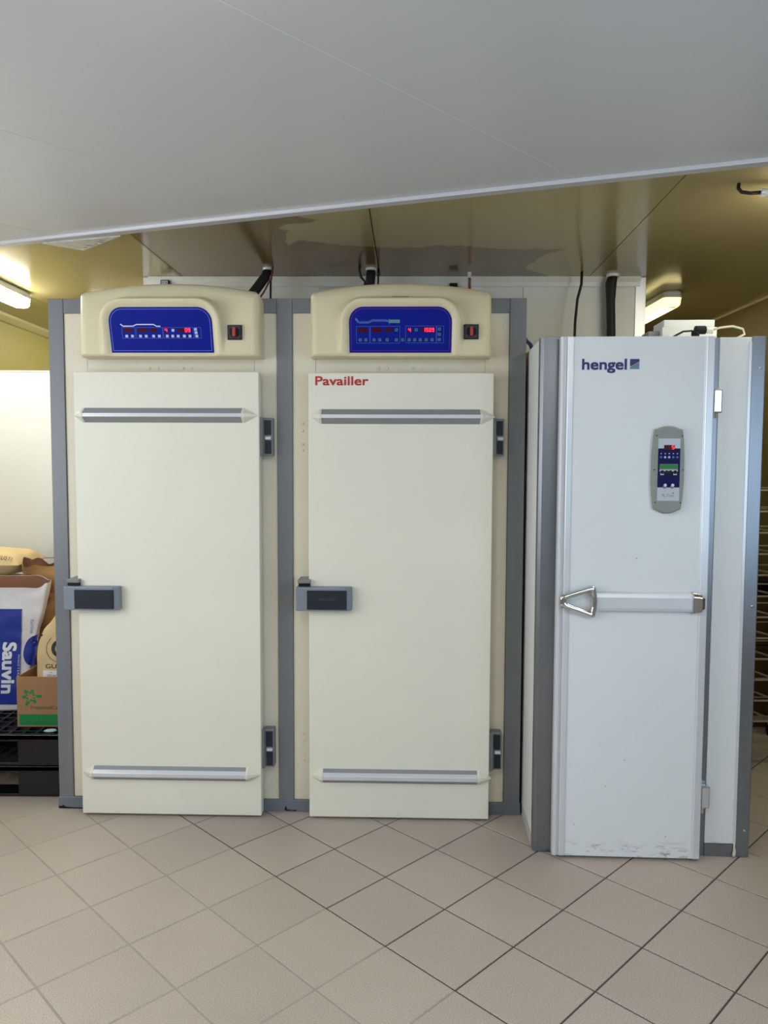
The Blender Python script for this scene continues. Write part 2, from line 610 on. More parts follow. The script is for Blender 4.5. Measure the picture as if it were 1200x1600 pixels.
# corner gusset riveted behind the trim
gus = [(-1.535, 3.490), (-1.393, 3.600), (-1.145, 3.375)]
gp = thing('ceiling_gusset', 'torn triangular white corner plate riveted behind the ceiling trim', 'plate')
MB().pz(gus, ZN - 0.010, ZN - 0.004).build('plate', mat('stained_plate', '#C9C9C2', 0.45, var=0.12, vscale=30), gp)
fl = MB()
for (cx, cy, w_, a_) in ((-1.33, 3.515, 0.05, 0.3), (-1.29, 3.49, 0.03, -0.4), (-1.26, 3.462, 0.045, 0.2), (-1.36, 3.545, 0.03, 0.9), (-1.245, 3.436, 0.03, 0.1)):
    fl.pz([(cx + cos(a_ + t) * w_ * s_, cy + sin(a_ + t) * w_ * 0.35 * s_) for t, s_ in ((0, .5), (1.2, .35), (2.4, .45), (3.4, .5), (4.6, .3))], ZN - 0.0106, ZN - 0.0098)
fl.build('flaking_patch', M_inkgrey, gp)
for cx, cy in ((-1.385, 3.575), (-1.275, 3.475), (-1.215, 3.425)):
    MB().cyl((cx, cy, ZN - 0.0095), (0, 0, -1), 0.006, 0.003, 10).build('rivet', M_white, gp)

rear_o = tag(MB().box(X0, X1, 1.6, Y1, ZR + 0.015, ZR + 0.03).build('ceiling', M_jointdk),
             'glossy tan panel ceiling over the rear of the room', 'ceiling', kind='structure')
rd = Vector((sin(radians(2.0)), cos(radians(2.0))))
rn = Vector((rd.y, -rd.x))
rc = [rn.dot(Vector((-1.165, 4.0))), rn.dot(Vector((-0.045, 3.85))), rn.dot(Vector((1.125, 3.6)))]
rc = [rc[0] - 1.14] + rc + [rc[2] + 1.15]
rear_poly = [(X0, 1.6), (X1, 1.6), (X1, Y1), (X0, Y1)]
lo = -99
for hi in rc + [99]:
    poly = clip(clip(rear_poly, (rn.x, rn.y), hi - 0.0022), (-rn.x, -rn.y), -(lo + 0.0022))
    if len(poly) >= 3:
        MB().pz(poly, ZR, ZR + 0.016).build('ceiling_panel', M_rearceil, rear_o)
    lo = hi

# walls -------------------------------------------------------------------
M_nearwall = mat('grey_wall_paint', '#8F8A82', 0.6, var=0.03, vscale=2)
M_brownwall = mat('brown_wall_paint', '#6B5C34', 0.5, var=0.04, vscale=2)
wl = thing('wall_left', 'side wall on the left, khaki behind the white partition', 'wall', kind='structure')
ly0, ly1, lz0, lz1 = 0.2, 2.6, 0.95, 2.48
MB().box(X0 - 0.1, X0, 3.8, Y1, 0, ZR + 0.03).build('wall_panel', M_khaki, wl)
MB().box(X0 - 0.1, X0, ly1, 3.8, 0, ZR + 0.03).build('wall_panel', M_nearwall, wl)
MB().box(X0 - 0.1, X0, Y0, ly0, 0, ZR + 0.03).build('wall_panel', M_nearwall, wl)
MB().box(X0 - 0.1, X0, ly0, ly1, 0, lz0).build('wall_panel', M_nearwall, wl)
MB().box(X0 - 0.1, X0, ly0, ly1, lz1, ZR + 0.03).build('wall_panel', M_nearwall, wl)
cvp = [(X0, ZR - 0.001), (X0 + 0.055, ZR - 0.001), (X0 + 0.05, ZR - 0.02), (X0 + 0.02, ZR - 0.05), (X0, ZR - 0.055)]
MB().prism([(x, 3.9, z) for x, z in cvp], [(x, Y1, z) for x, z in cvp]).build('coving', mat('khaki_coving', '#BDB98A', 0.4), wl)
wr = thing('wall_right', 'side wall on the right, dark brown behind the wire rack', 'wall', kind='structure')
wy0, wy1, wz0, wz1 = -1.6, 1.1, 0.85, 2.25
MB().box(X1, X1 + 0.1, 2.6, Y1, 0, ZR + 0.03).build('wall_panel', M_brownwall, wr)
MB().box(X1, X1 + 0.1, wy1, 2.6, 0, ZR + 0.03).build('wall_panel', M_nearwall, wr)
MB().box(X1, X1 + 0.1, Y0, wy0, 0, ZR + 0.03).build('wall_panel', M_nearwall, wr)
MB().box(X1, X1 + 0.1, wy0, wy1, 0, wz0).build('wall_panel', M_nearwall, wr)
MB().box(X1, X1 + 0.1, wy0, wy1, wz1, ZR + 0.03).build('wall_panel', M_nearwall, wr)
cvr = [(X1, ZR - 0.001), (X1 - 0.012, ZR - 0.001), (X1 - 0.012, ZR - 0.008), (X1, ZR - 0.012)]
MB().prism([(x, 3.0, z) for x, z in cvr], [(x, Y1, z) for x, z in cvr]).build('joint_bead', mat('pale_bead', '#CFC69A', 0.4), wr)
tag(MB().box(X0, X1, Y1, Y1 + 0.1, 0, ZR + 0.03).build('wall_far', M_khaki), 'khaki end wall of the rear room', 'wall', kind='structure')
tag(MB().box(X0, X1, Y0 - 0.1, Y0, 0, ZR + 0.03).build('wall_front', M_nearwall), 'grey wall behind the viewer', 'wall', kind='structure')
# windows in the side walls beside the viewer
def window(name, label, xin, sgn, y0, y1, z0, z1, power, color):
    w = thing(name, label, 'window', kind='structure')
    fm = MB()
    xa, xb = (xin + sgn * 0.02, xin + sgn * 0.07) if sgn > 0 else (xin - 0.07, xin - 0.02)
    ym = (y0 + y1) / 2
    for (a, b, c, d) in ((y0, y1, z0, z0 + .05), (y0, y1, z1 - .05, z1), (y0, y0 + .05, z0, z1), (y1 - .05, y1, z0, z1), (ym - .025, ym + .025, z0, z1)):
        fm.box(xa, xb, a, b, c, d)
    fm.build('window_frame', M_whitepl, w)
    ld = bpy.data.lights.new('daylight', 'AREA')
    ld.shape = 'RECTANGLE'
    ld.size, ld.size_y = z1 - z0, y1 - y0
    ld.energy = power
    ld.color = color
    lo = bpy.data.objects.new('daylight', ld)
    COL.objects.link(lo)
    lo.location = (xin + sgn * 0.105, ym, (z0 + z1) / 2)
    lo.rotation_euler = (0, radians(90) * sgn, 0)      # faces into the room
    lo.parent = w


window('window_1', 'white framed window in the right wall beside the viewer', X1, 1, wy0, wy1, wz0, wz1, WINDOW_POWER, WINDOW_COLOR)
window('window_2', 'wide white framed window in the left wall beside the viewer', X0, -1, ly0, ly1, lz0, lz1, WINDOW_LEFT, LEFT_COLOR)

# the white chamber wall behind the cabinets
BW = thing('wall_back', 'white cold-room panel wall behind the cabinets with a coved top', 'wall', (-1.374, 4.436, 0), radians(-0.9), kind='structure')
BL = 2.845
MB().box(0.0, BL, 0.012, 2.2, 0, ZR).build('core', M_joint, BW)
for (x0, x1) in ((0.035, 1.00), (1.002, 2.157), (2.159, BL - 0.055)):
    MB().box(x0, x1, 0.0, 0.012, 0, ZR - 0.001).build('wall_panel', M_whitewall, BW, bevel=0.001, seg=1)
MB().px([(0, ZR - .001), (-0.026, ZR - .001), (-0.026, ZR - .008), (-0.012, ZR - .03), (-0.008, ZR - .052), (0, ZR - .058)], 0.03, BL - 0.03).build('coving', M_whitewall, BW)
MB().box(BL - 0.055, BL + 0.004, -0.006, 0.06, 0, ZR - 0.002).build('corner_trim', M_whitepl, BW, bevel=0.002)
MB().box(-0.004, 0.035, -0.006, 0.06, 0, ZR - 0.002).build('corner_trim', M_whitepl, BW, bevel=0.002)
MB().box(BL - 0.001, BL + 0.006, 0.062, 2.2, 0, ZR - 0.002).build('return_panel', M_whitewall, BW)
MB().box(-0.006, 0.001, 0.062, 2.2, 0, ZR - 0.002).build('return_panel', M_whitewall, BW)

# low white partition behind the sacks
PW = thing('wall_middle', 'low white panel partition behind the paper sacks', 'wall', (-2.73, 4.52, 0), 0, kind='structure')
MB().box(0, 1.345, 0.008, 0.07, 0, 2.120).build('core', M_joint, PW)
MB().box(0, 1.345, 0, 0.008, 0, 1.022).build('wall_panel', M_white, PW, bevel=0.002)
MB().box(0, 1.345, 0, 0.008, 1.027, 2.122).build('wall_panel', M_white, PW, bevel=0.002)
MB().box(0, 1.345, -0.003, 0.073, 2.122, 2.130).build('cap_strip', M_whitepl, PW)

# ------------------------------------------------------------------ double cream cabinet
CAB = thing('proofing_cabinet', 'cream double-door proofing cabinet with grey frame and blue control panels', 'cabinet', (-1.495, 3.445, 0), radians(-1.4619))
CL, CH = 2.1167, 2.3175
MB().box(0.012, CL - 0.012, 0.028, 0.80, 0.0, 2.295).build('body', M_creampanel, CAB)
for (x0, x1) in ((0.0, 0.066), (1.019, 1.087), (2.044, CL)):
    MB().box(x0, x1, -0.004, 0.03, 0.048, CH).build('post', M_greyframe, CAB, bevel=0.002)
for (x0, x1) in ((0.067, 1.018), (1.088, 2.043)):
    MB().box(x0, x1, -0.003, 0.03, 2.254, CH).build('rail', M_greyframe, CAB, bevel=0.002)
# side returns of the corner posts
MB().box(0.0, 0.012, 0.03, 0.09, 0.048, CH).build('post_return', M_greyframe, CAB)
MB().box(CL - 0.012, CL, 0.03, 0.09, 0.048, CH).build('post_return', M_greyframe, CAB)
MB().box(0.0, 0.012, 0.09, 0.80, 0.0, CH - 0.01).build('side_panel', M_creampanel, CAB)
MB().box(CL - 0.012, CL, 0.09, 0.80, 0.0, CH - 0.01).build('side_panel', M_creampanel, CAB)
MB().px([(-0.012, 0.0), (-0.008, 0.050), (-0.004, 0.053), (0.03, 0.053), (0.03, 0.0)], -0.003, CL + 0.003).build('plinth', M_plinth, CAB, bevel=0.0015)
MB().py([(0.001, .001), (0.001, .012), (0.012, .011), (0.02, .016), (0.032, .008), (0.06, .006), (0.13, .004), (0.13, .001)], -0.0135, -0.0121).build('scuff', M_black, CAB)
MB().py([(1.045, .012), (1.052, .03), (1.056, .012), (1.075, .008), (1.1, .01), (1.1, .004), (1.05, .006)], -0.0132, -0.0118).build('scuff', M_black, CAB)

DD = 0.08     # door front stands this far in front of the frame
for kdoor, (u0, u1, z0, z1) in enumerate(((0.140, 0.952, 0.011, 1.988), (1.168, 1.968, 0.011, 1.984))):
    # jamb panel with seams above the door
    for (x0, x1) in ((0.067, 0.1685), (0.1695, 0.917), (0.918, 1.018)) if kdoor == 0 else ((1.088, 1.1905), (1.1915, 1.938), (1.939, 2.043)):
        MB().box(x0, x1, 0.004, 0.03, 0.053, 2.254).build('front_panel', M_creampanel, CAB, bevel=0.001, seg=1)
    door = MB().box(u0, u1, -DD, -0.026, z0, z1).build('door', M_cream, CAB, bevel=0.003)
    tag(door, ('plain cream door without lettering', 'cream door with red lettering')[kdoor])
    MB().box(u0 + 0.012, u1 - 0.012, -0.026, 0.003, z0 + 0.012, z1 - 0.012).build('gasket', M_alugrey, CAB)
    # two protective push bars with pointed cream ends
    for (a, b, zc) in (((0.187, 0.880, 1.800), (0.198, 0.885, 0.201)), ((1.226, 1.910, 1.796), (1.230, 1.915, 0.201)))[kdoor]:
        hb, hf, dp = 0.032, 0.0075, 0.030
        bar = thing('push_bar', 'aluminium push bar with pointed cream end caps', None)
        del bar['label']
        bar.parent = CAB
        bar.location = (0, 0, 0)
        y0, yfr = -DD, -DD - dp
        MB().px([(y0, zc - hb), (yfr + .002, zc - hf - .001), (yfr + .002, zc + hf + .001), (y0, zc + hb)], a, b).build('profile', M_alugrey, bar)
        MB().px([(y0, zc + hb - .002), (yfr + .001, zc + hf + .002), (yfr, zc + hf), (yfr, zc - hf), (yfr + .001, zc - hf - .002)] if zc < 1 else
                [(yfr + .004, zc + hf), (yfr, zc + hf), (yfr, zc - hf), (yfr + .004, zc - hf)], a + .001, b - .001).build('bright_strip', M_alu, bar)
        for s, x in ((-1, a), (1, b)):
            xo = x + s * 0.006
            tip = x + s * 0.062 if not (s < 0) else x - 0.046
            ring = [(y0, zc - hb - .001), (yfr - .001, zc - hf - .001), (yfr - .001, zc + hf + .001), (y0, zc + hb + .001)]
            A = [(x, y, z) for y, z in ring]
            B = [(xo + s * .003, y, z) for y, z in ring]
            T = [(tip, y0, zc - .003), (tip, y0 - .003, zc - .003), (tip, y0 - .003, zc + .003), (tip, y0, zc + .003)]
            MB().loft([A, B, T]).build('end_cap', M_creamplast, bar)
    # hinges on the right edge
    for (x0, x1, za, zb) in (((0.958, 1.006, 1.626, 1.792), (0.957, 1.005, 0.222, 0.396)), ((1.976, 2.021, 1.628, 1.790), (1.981, 2.028, 0.224, 0.394)))[kdoor]:
        hg = MB()
        hg.box(x0, x1, -0.045, 0.004, za, zb)
        h_ = hg.build('hinge', M_hinge, CAB, bevel=0.003)
        zm = (za + zb) / 2
        MB().box(x0 + 0.011, x1 - 0.007, -0.049, -0.040, zm + 0.008, zb - 0.010).build('hinge_insert', M_anth, h_, bevel=0.001)
        MB().box(x0 + 0.013, x1 - 0.006, -0.049, -0.040, za + 0.008, zm - 0.016).build('hinge_insert', M_anth, h_, bevel=0.001)
        MB().cyl((x0 + 0.016, -0.047, zm - 0.006), (1, 0, 0), 0.008, 0.024, 12).build('hinge_knuckle', M_alu, h_)
        MB().box(u1 - 0.004, x0 + 0.006, -0.060, -0.02, za - .002, zb + .002).build('hinge_leaf', M_hinge, h_, bevel=0.002)
    # latch
    lx = (0.093, 1.115)[kdoor]
    lz = (0.998, 1.003)[kdoor]
    L_ = 0.245
    lt = MB()
    hh = 0.052
    lt.pz([(lx, -DD - 0.045), (lx, -0.05), (lx + 0.03, -0.05), (lx + 0.03, -DD), (lx + L_, -DD), (lx + L_, -DD - 0.030), (lx + L_ - 0.028, -DD - 0.045)], lz - hh, lz + hh)
    latch = lt.build('latch', M_latch, CAB, bevel=0.005)
    g0 = lx + 0.050
    MB().pz([(g0, -DD - 0.047), (g0, -DD - 0.03), (lx + L_ - 0.02, -DD - 0.03), (lx + L_ - 0.022, -DD - 0.0445), (lx + L_ - 0.032, -DD - 0.0485)], lz - hh + 0.007, lz + hh - 0.013).build('grip_insert', M_anth, latch, bevel=0.001)
    st = MB()
    st.box(lx + 0.006, lx + 0.062, -0.105, 0.0, lz + hh + 0.014, lz + hh + 0.030)
    st.box(lx + 0.006, lx + 0.055, -0.045, 0.0, lz - hh, lz + hh + 0.016)
    strike = st.build('strike', mat('strike_grey', '#7E7F7C', 0.45), CAB, bevel=0.003)
    MB().box(lx + 0.010, lx + 0.060, -0.100, -0.02, lz + hh + 0.0005, lz + hh + 0.0145).build('strike_gap_shade', M_black, strike)  # black block painting the shade in the gap below the strike
    if kdoor == 1:
        w1 = letters('faint_mark', 'pavailler', 0.012, lambda x, z: (g0 + 0.052 + x, -DD - 0.0490, lz - 0.004 + z), mat('faint_print', '#454C57', 0.5), latch, width=0.075)
    # screw caps
    rv = ((0.447, 0.485, 0.599, 0.637), (1.470, 1.507, 1.620, 1.657))[kdoor]
    for x in rv:
        MB().cyl((x, 0.0045, 2.014), (0, -1, 0), 0.0075, 0.005, 12, r2=0.005).build('screw_cap', M_creampanel, CAB)
    xx = (0.128, 1.131)[kdoor]
    for z in (1.769, 1.738, 1.678, 1.650, 0.360, 0.330, 0.267, 0.237):
        MB().cyl((xx, 0.0045, z), (0, -1, 0), 0.0065, 0.005, 12, r2=0.0045).build('screw_cap', M_creampanel, CAB)

letters('brand_lettering', 'Pavailler', 0.0375, lambda x, z: (1.199 + x, -DD - 0.0012, 1.9315 + z), M_redtext, CAB, bold=0.0016, width=0.228)


# control hoods
def sd_round(u, z, ul, ur, zt, r):
    """distance to an arch: sides ul..ur, top zt with round corners, open downwards"""
    cx, hx = (ul + ur) / 2, (ur - ul) / 2
    qx = abs(u - cx) - hx + r
    qz = (z - zt) + r
    return min(max(qx, qz), 0.0) + sqrt(max(qx, 0) ** 2 + max(qz, 0) ** 2) - r


ZPB, ZPT = 2.066, 2.252


def dplane(z):
    return 0.098 + (z - ZPB) * (0.050 / (ZPT - ZPB))


def sm(a, b, x):
    t = max(0.0, min(1.0, (x - a) / (b - a)))
    return t * t * (3 - 2 * t)


def make_hood(ua, ub, ul, ur, pr, name_label):
    D, R = 0.108, 0.034
    uc, hw = (ua + ub) / 2, (ub - ua) / 2
    zb = 2.052
    NU, NZ = 150, 70
    us = [ua + (ub - ua) * (0.5 - 0.5 * cos(pi * i / NU)) * 0.35 + (ub - ua) * (i / NU) * 0.65 for i in range(NU + 1)]
    us[-1] = ub

    def ztop(u):
        z = 2.327 + 0.040 * (1 - ((u - uc) / hw) ** 2)
        e = min(u - ua, ub - u)
        if e < R:
            z -= R * (1 - sqrt(max(0, 1 - (1 - e / R) ** 2)))
        return z
    verts, faces = [], []
    for i, u in enumerate(us):
        zt = ztop(u)
        ztn = 2.327 + 0.040 * (1 - ((u - uc) / hw) ** 2)
        for j in range(NZ + 1):
            t = j / NZ
            t = t * 0.7 + 0.3 * (1 - (1 - t) ** 2)
            z = zb + (zt - zb) * t
            e = min(u - ua, ub - u, (ztn - z) * 0.8)
            e = max(0, min(e, R))
            base = D - R * (1 - sqrt(max(0.0, 1 - (1 - e / R) ** 2)))
            # gentle fall-back of the upper face and a chamfered lower edge
            base -= 0.012 * sm(2.24, 2.36, z)
            base -= 0.010 * (1 - sm(zb, zb + 0.008, z))
            s = sd_round(u, z, ul, ur, ZPT, 0.062)
            pl = dplane(z)
            if s <= 0.0:
                d = pl
            elif s < 0.030:
                d = pl + 0.013 * sin(pi * min(1.0, s / 0.024) * 0.5) if s < 0.024 else pl + 0.013
            else:
                w = sm(0.030, 0.052, s)
                d = (pl + 0.013) * (1 - w) + base * w
            if s > 0.0:
                d = d if s < 0.030 else d
            # rim melts into the lower lip
            d = base + (d - base) * sm(zb + 0.002, zb + 0.012, z)
            verts.append((u, -d, z))
    def vid(i, j):
        return i * (NZ + 1) + j
    for i in range(NU):
        for j in range(NZ):
            faces.append((vid(i, j), vid(i + 1, j), vid(i + 1, j + 1), vid(i, j + 1)))
    # skirt back to the frame
    loop = [vid(i, 0) for i in range(NU + 1)] + [vid(NU, j) for j in range(1, NZ + 1)] + [vid(i, NZ) for i in range(NU - 1, -1, -1)] + [vid(0, j) for j in range(NZ - 1, 0, -1)]
    n0 = len(verts)
    for q in loop:
        x, y, z = verts[q]
        verts.append((x, 0.002, z))
    n = len(loop)
    for q in range(n):
        faces.append((loop[q], loop[(q + 1) % n], n0 + (q + 1) % n, n0 + q))
    mb = MB()
    mb.v, mb.f = verts, faces
    hood = mb.build('control_hood', M_hood, CAB, smooth=True)
    tag(hood, name_label)

    def P(u, z, off):
        return (u, -(dplane(z) + off), z)
    # blue fascia
    def outline(inset, nn=10):
        r = 0.062 - inset
        a, b, t, bz = ul + inset, ur - inset, ZPT - inset, ZPB + inset
        pts = [(a, bz), (b, bz)] + arc(b - r, t - r, r, 0, 90, nn) + arc(a + r, t - r, r, 90, 180, nn)
        return pts
    o0 = outline(0.001)
    MB().prism([P(u, z, 0.0012) for u, z in o0], [P(u, z, 0.0032) for u, z in o0]).build('fascia', M_blue, hood)
    # border line
    oa, ob = outline(0.0085), outline(0.0100)
    n = len(oa)
    mb = MB()
    mb.add([P(u, z, 0.0036) for u, z in oa] + [P(u, z, 0.0036) for u, z in ob], [(i, (i + 1) % n, n + (i + 1) % n, n + i) for i in range(n)])
    mb.build('border_line', pr['border'], hood)

    def U(x):
        return pr['u0'] + (x - pr['x0']) * pr['k']

    def Z(y):
        return 2.179 - (y - 508) * 0.00268

    def quad(mb, x0, y0, x1, y1, o0=0.003, o1=0.0042):
        A = [(U(x0), Z(y1)), (U(x1), Z(y1)), (U(x1), Z(y0)), (U(x0), Z(y0))]
        mb.prism([P(u, z, o0) for u, z in A], [P(u, z, o1) for u, z in A])
        return mb
    for d_ in pr['displays']:
        quad(MB(), *d_).build('display', M_disp, hood)
    for (x, y) in pr['buttons']:
        b = quad(MB(), x - 2.1, y - 2.0, x + 2.1, y + 2.0, 0.003, 0.0046).build('button', pr['btn'], hood)
        if pr['ring']:
            mbq = quad(MB(), x - 1.1, y - 1.0, x + 1.1, y + 1.0, 0.0044, 0.0049)
            mbq.build('button_centre', M_btndark, hood)
    fr = MB()
    for (x0, y0, x1, y1) in pr['frames']:
        w = 0.25
        quad(fr, x0, y0, x1, y0 + 2 * w, 0.003, 0.0037)
        quad(fr, x0, y1 - 2 * w, x1, y1, 0.003, 0.0037)
        quad(fr, x0, y0, x0 + 2 * w, y1, 0.003, 0.0037)
        quad(fr, x1 - 2 * w, y0, x1, y1, 0.003, 0.0037)
    fr.build('frame_print', M_prblue, hood)
    for nm, m_, w, pts in pr['curves']:
        gmb = MB()
        for (p, q) in zip(pts[:-1], pts[1:]):
            dx, dy = q[0] - p[0], q[1] - p[1]
            l = math.hypot(dx, dy)
            nx, ny = -dy / l * w / 2, dx / l * w / 2
            A = [(p[0] + nx, p[1] + ny), (q[0] + nx, q[1] + ny), (q[0] - nx, q[1] - ny), (p[0] - nx, p[1] - ny)]
            gmb.prism([P(U(x), Z(y), 0.003) for x, y in A], [P(U(x), Z(y), 0.0040) for x, y in A])
        gmb.build(nm, m_, hood)
    # seven-segment digits
    SEG = {'0': 'abcdef', '1': 'bc', '4': 'fgbc', '5': 'afgcd', '9': 'abcdfg'}
    for (s, x0, x1, y0, y1) in pr['digits']:
        n = len(s)
        pitch = (x1 - x0) / n
        for q, ch in enumerate(s):
            gx = x0 + q * pitch + pitch * 0.14
            w, h_, tk = pitch * 0.72, y1 - y0, 0.85
            ym = (y0 + y1) / 2
            B = {'a': (gx, y0, gx + w, y0 + tk), 'd': (gx, y1 - tk, gx + w, y1), 'g': (gx, ym - tk / 2, gx + w, ym + tk / 2),
                 'f': (gx, y0, gx + tk, ym), 'b': (gx + w - tk, y0, gx + w, ym), 'e': (gx, ym, gx + tk, y1), 'c': (gx + w - tk, ym, gx + w, y1)}
            db = MB()
            for sg in SEG[ch]:
                quad(db, *B[sg], o0=0.0041, o1=0.0048)
            db.build('digit', M_led, hood)
    # rotary switch
    sx, sz = pr['switch']
    s_ = 0.031
    sw = MB().box(sx - s_, sx + s_, -0.118, -0.095, sz - s_, sz + s_).build('switch_plate', M_black, hood, bevel=0.002)
    MB().box(sx - s_ + 0.004, sx + s_ - 0.004, -0.1195, -0.11, sz - s_ + 0.004, sz + s_ - 0.004).build('switch_face', M_swplate, hood)
    MB().cyl((sx, -0.115, sz), (0, -1, 0), 0.021, 0.010, 24).build('switch_dial', M_black, hood)
    MB().box(sx - 0.0065, sx + 0.0065, -0.136, -0.12, sz - 0.019, sz + 0.019).build('switch_knob', M_redknob, hood, bevel=0.002)
    return hood


c2 = lambda X, Y: (150 + X / 4.444, 470 + Y / 4.446)
c4 = lambda X, Y: (540 + X / 6.667, 470 + Y / 6.667)


def rect(c, a, b, d, e):
    p, q = c(a, b), c(d, e)
    return (p[0], p[1], q[0], q[1])


hood_a = dict(u0=0.375, x0=190, k=0.002748, border=mat('pale_border_print', '#7F8FD6', 0.5), btn=M_btn, ring=False,
              displays=[rect(c2, 188, 190, 250, 215), rect(c2, 288, 190, 352, 215), rect(c2, 378, 190, 418, 215), rect(c2, 472, 190, 497, 217), rect(c2, 570, 190, 658, 217)],
              buttons=[c2(x, 243) for x in (207, 247, 303, 343, 395, 434, 490, 528, 566, 609, 648)] + [c2(533, 204), c2(690, 198), c2(693, 220), c2(696, 243)],
              frames=[rect(c2, 176, 184, 270, 258), rect(c2, 276, 184, 460, 258), rect(c2, 464, 184, 676, 258), rect(c2, 680, 184, 728, 258)],
              curves=[('profile_print', M_prwhite, 1.5, [c2(170, 162), c2(188, 176), c2(257, 176), c2(282, 165), c2(400, 165), c2(422, 177), c2(448, 177)])],
              digits=[('09', 288.0, 297.6, 512.9, 518.6), ('4', 256.6, 261.6, 513.2, 518.4)], switch=(0.857, 2.151))
hood_b = dict(u0=1.347, x0=545, k=0.002691, border=M_prmag, btn=M_prgreen, ring=True,
              displays=[rect(c4, 130, 286, 227, 327), rect(c4, 276, 286, 377, 327), rect(c4, 416, 286, 484, 325), rect(c4, 650, 284, 690, 325), rect(c4, 798, 282, 932, 325)],
              buttons=[c4(x, 403) for x in (150, 210, 297, 357, 435, 532, 598, 667, 725, 783, 847, 907)] + [c4(532, 303), c4(740, 303), c4(983, 295), c4(983, 347), c4(983, 400)],
              frames=[rect(c4, 110, 266, 250, 437), rect(c4, 257, 266, 570, 437), rect(c4, 628, 263, 952, 435), rect(c4, 955, 263, 1030, 435)],
              curves=[('profile_print', M_prblue, 3.2, [c4(105, 190), c4(135, 228), c4(240, 228), c4(280, 210), c4(420, 210), c4(455, 218)]),
                      ('profile_core', M_prgreen, 2.0, [c4(135, 226), c4(240, 226), c4(280, 210), c4(420, 210)]),
                      ('profile_block', M_prgreen, 5.0, [c4(455, 218), c4(568, 218)]),
                      ('tick_print', M_prblue, 1.0, [c4(455, 190), c4(455, 248)])],
              digits=[('4', 637.9, 643.2, 513.0, 518.4), ('1509', 661.0, 679.6, 512.6, 518.4)], switch=(1.866, 2.153))
make_hood(0.178, 0.962, 0.320, 0.765, hood_a, 'beige hood with blue panel showing 09')
make_hood(1.178, 1.954, 1.347, 1.783, hood_b, 'beige hood with blue panel showing 1509')
MB().box(1.53, 1.60, -0.1145, -0.09, 2.294, 2.302).build('hood_slot', mat('slot_brown', '#8F7B4A', 0.5), CAB)
# small junction box on the cabinet roof
JW = thing('junction_box', 'flat white box on the wall just above the left end of the lettered hood', 'box', (-0.37, 4.405, 2.545))
MB().box(0, 0.15, -0.02, 0.012, 0, 0.034).build('cover', M_whitewall, JW, bevel=0.004)
MB().box(0, 0.06, -0.026, -0.012, 0.036, 0.044).build('lip', M_whitepl, JW, bevel=0.002)

# ------------------------------------------------------------------ white cabinet with steel corners
HEN = thing('blast_freezer', 'white single-door freezer cabinet with stainless corner posts', 'freezer', (0.617, 3.052, 0), radians(-2.6355))
HL, HH, HD = 0.872, 2.094, 0.98
MB().box(0.02, HL - 0.02, 0.03, HD - 0.01, 0.0, HH - 0.012).build('body', M_whitewall, HEN)
MB().box(0.002, 0.02, 0.045, HD, 0.05, HH - 0.004).build('side_panel', M_whitewall, HEN)
MB().px([(0.02, 0), (HD, 0), (HD, 0.05), (0.02, 0.05)], 0.0, 0.02).build('side_plinth', mat('pale_plinth', '#B9B9B0', 0.5), HEN)
MB().box(HL - 0.02, HL - 0.002, 0.045, HD, 0.0, HH - 0.004).build('side_panel', M_whitewall, HEN)
MB().box(0.02, HL - 0.02, 0.0305, HD - 0.01, HH - 0.012, HH - 0.003).build('roof_panel', M_whitewall, HEN)
for s, x0, x1 in ((0, 0.0, 0.078), (1, 0.818, HL)):
    pts = [(x0, 0.012), (x0 + 0.012, 0.0), (x1, 0.0), (x1, 0.03), (x0 + 0.02, 0.03), (x0 + 0.02, 0.05), (x0, 0.05)] if s == 0 else \
          [(x0, 0.0), (x1 - 0.003, 0.0), (x1, 0.003), (x1, 0.05), (x1 - 0.02, 0.05), (x1 - 0.02, 0.03), (x0, 0.03)]
    MB().pz(pts, 0.002, HH).build('corner_post', M_steel, HEN, bevel=0.0015)
MB().box(0.079, 0.60, 0.012, 0.03, 0.0, HH - 0.002).build('door_jamb', M_steel, HEN)
MB().box(0.60, 0.694, 0.006, 0.03, 0.0, HH - 0.004).build('door_jamb', M_steel, HEN)
MB().box(0.694, 0.818, 0.002, 0.03, 0.055, HH - 0.003).build('front_panel', M_white, HEN, bevel=0.002)
MB().box(0.6945, 0.818, 0.0015, 0.03, 0.001, 0.054).build('kick_strip', M_steel, HEN)
MB().box(0.8065, 0.8175, -0.0005, 0.006, 0.056, HH - 0.02).build('cover_strip', M_whitepl, HEN)
sb = MB()
sb.tube([(0.812, -0.003, 0.062), (0.811, -0.004, 0.045), (0.813, -0.005, 0.03), (0.811, -0.005, 0.016), (0.809, -0.006, 0.006)], [0.003, 0.004, 0.006, 0.007, 0.006], 8)
sb.build('sealant_drip', M_seal, HEN, smooth=True)
for z in (1.972, 0.112, 1.03):
    MB().cyl((0.852, 0.0, z), (0, -1, 0), 0.006, 0.004, 12, r2=0.003).build('rivet', M_chrome, HEN)
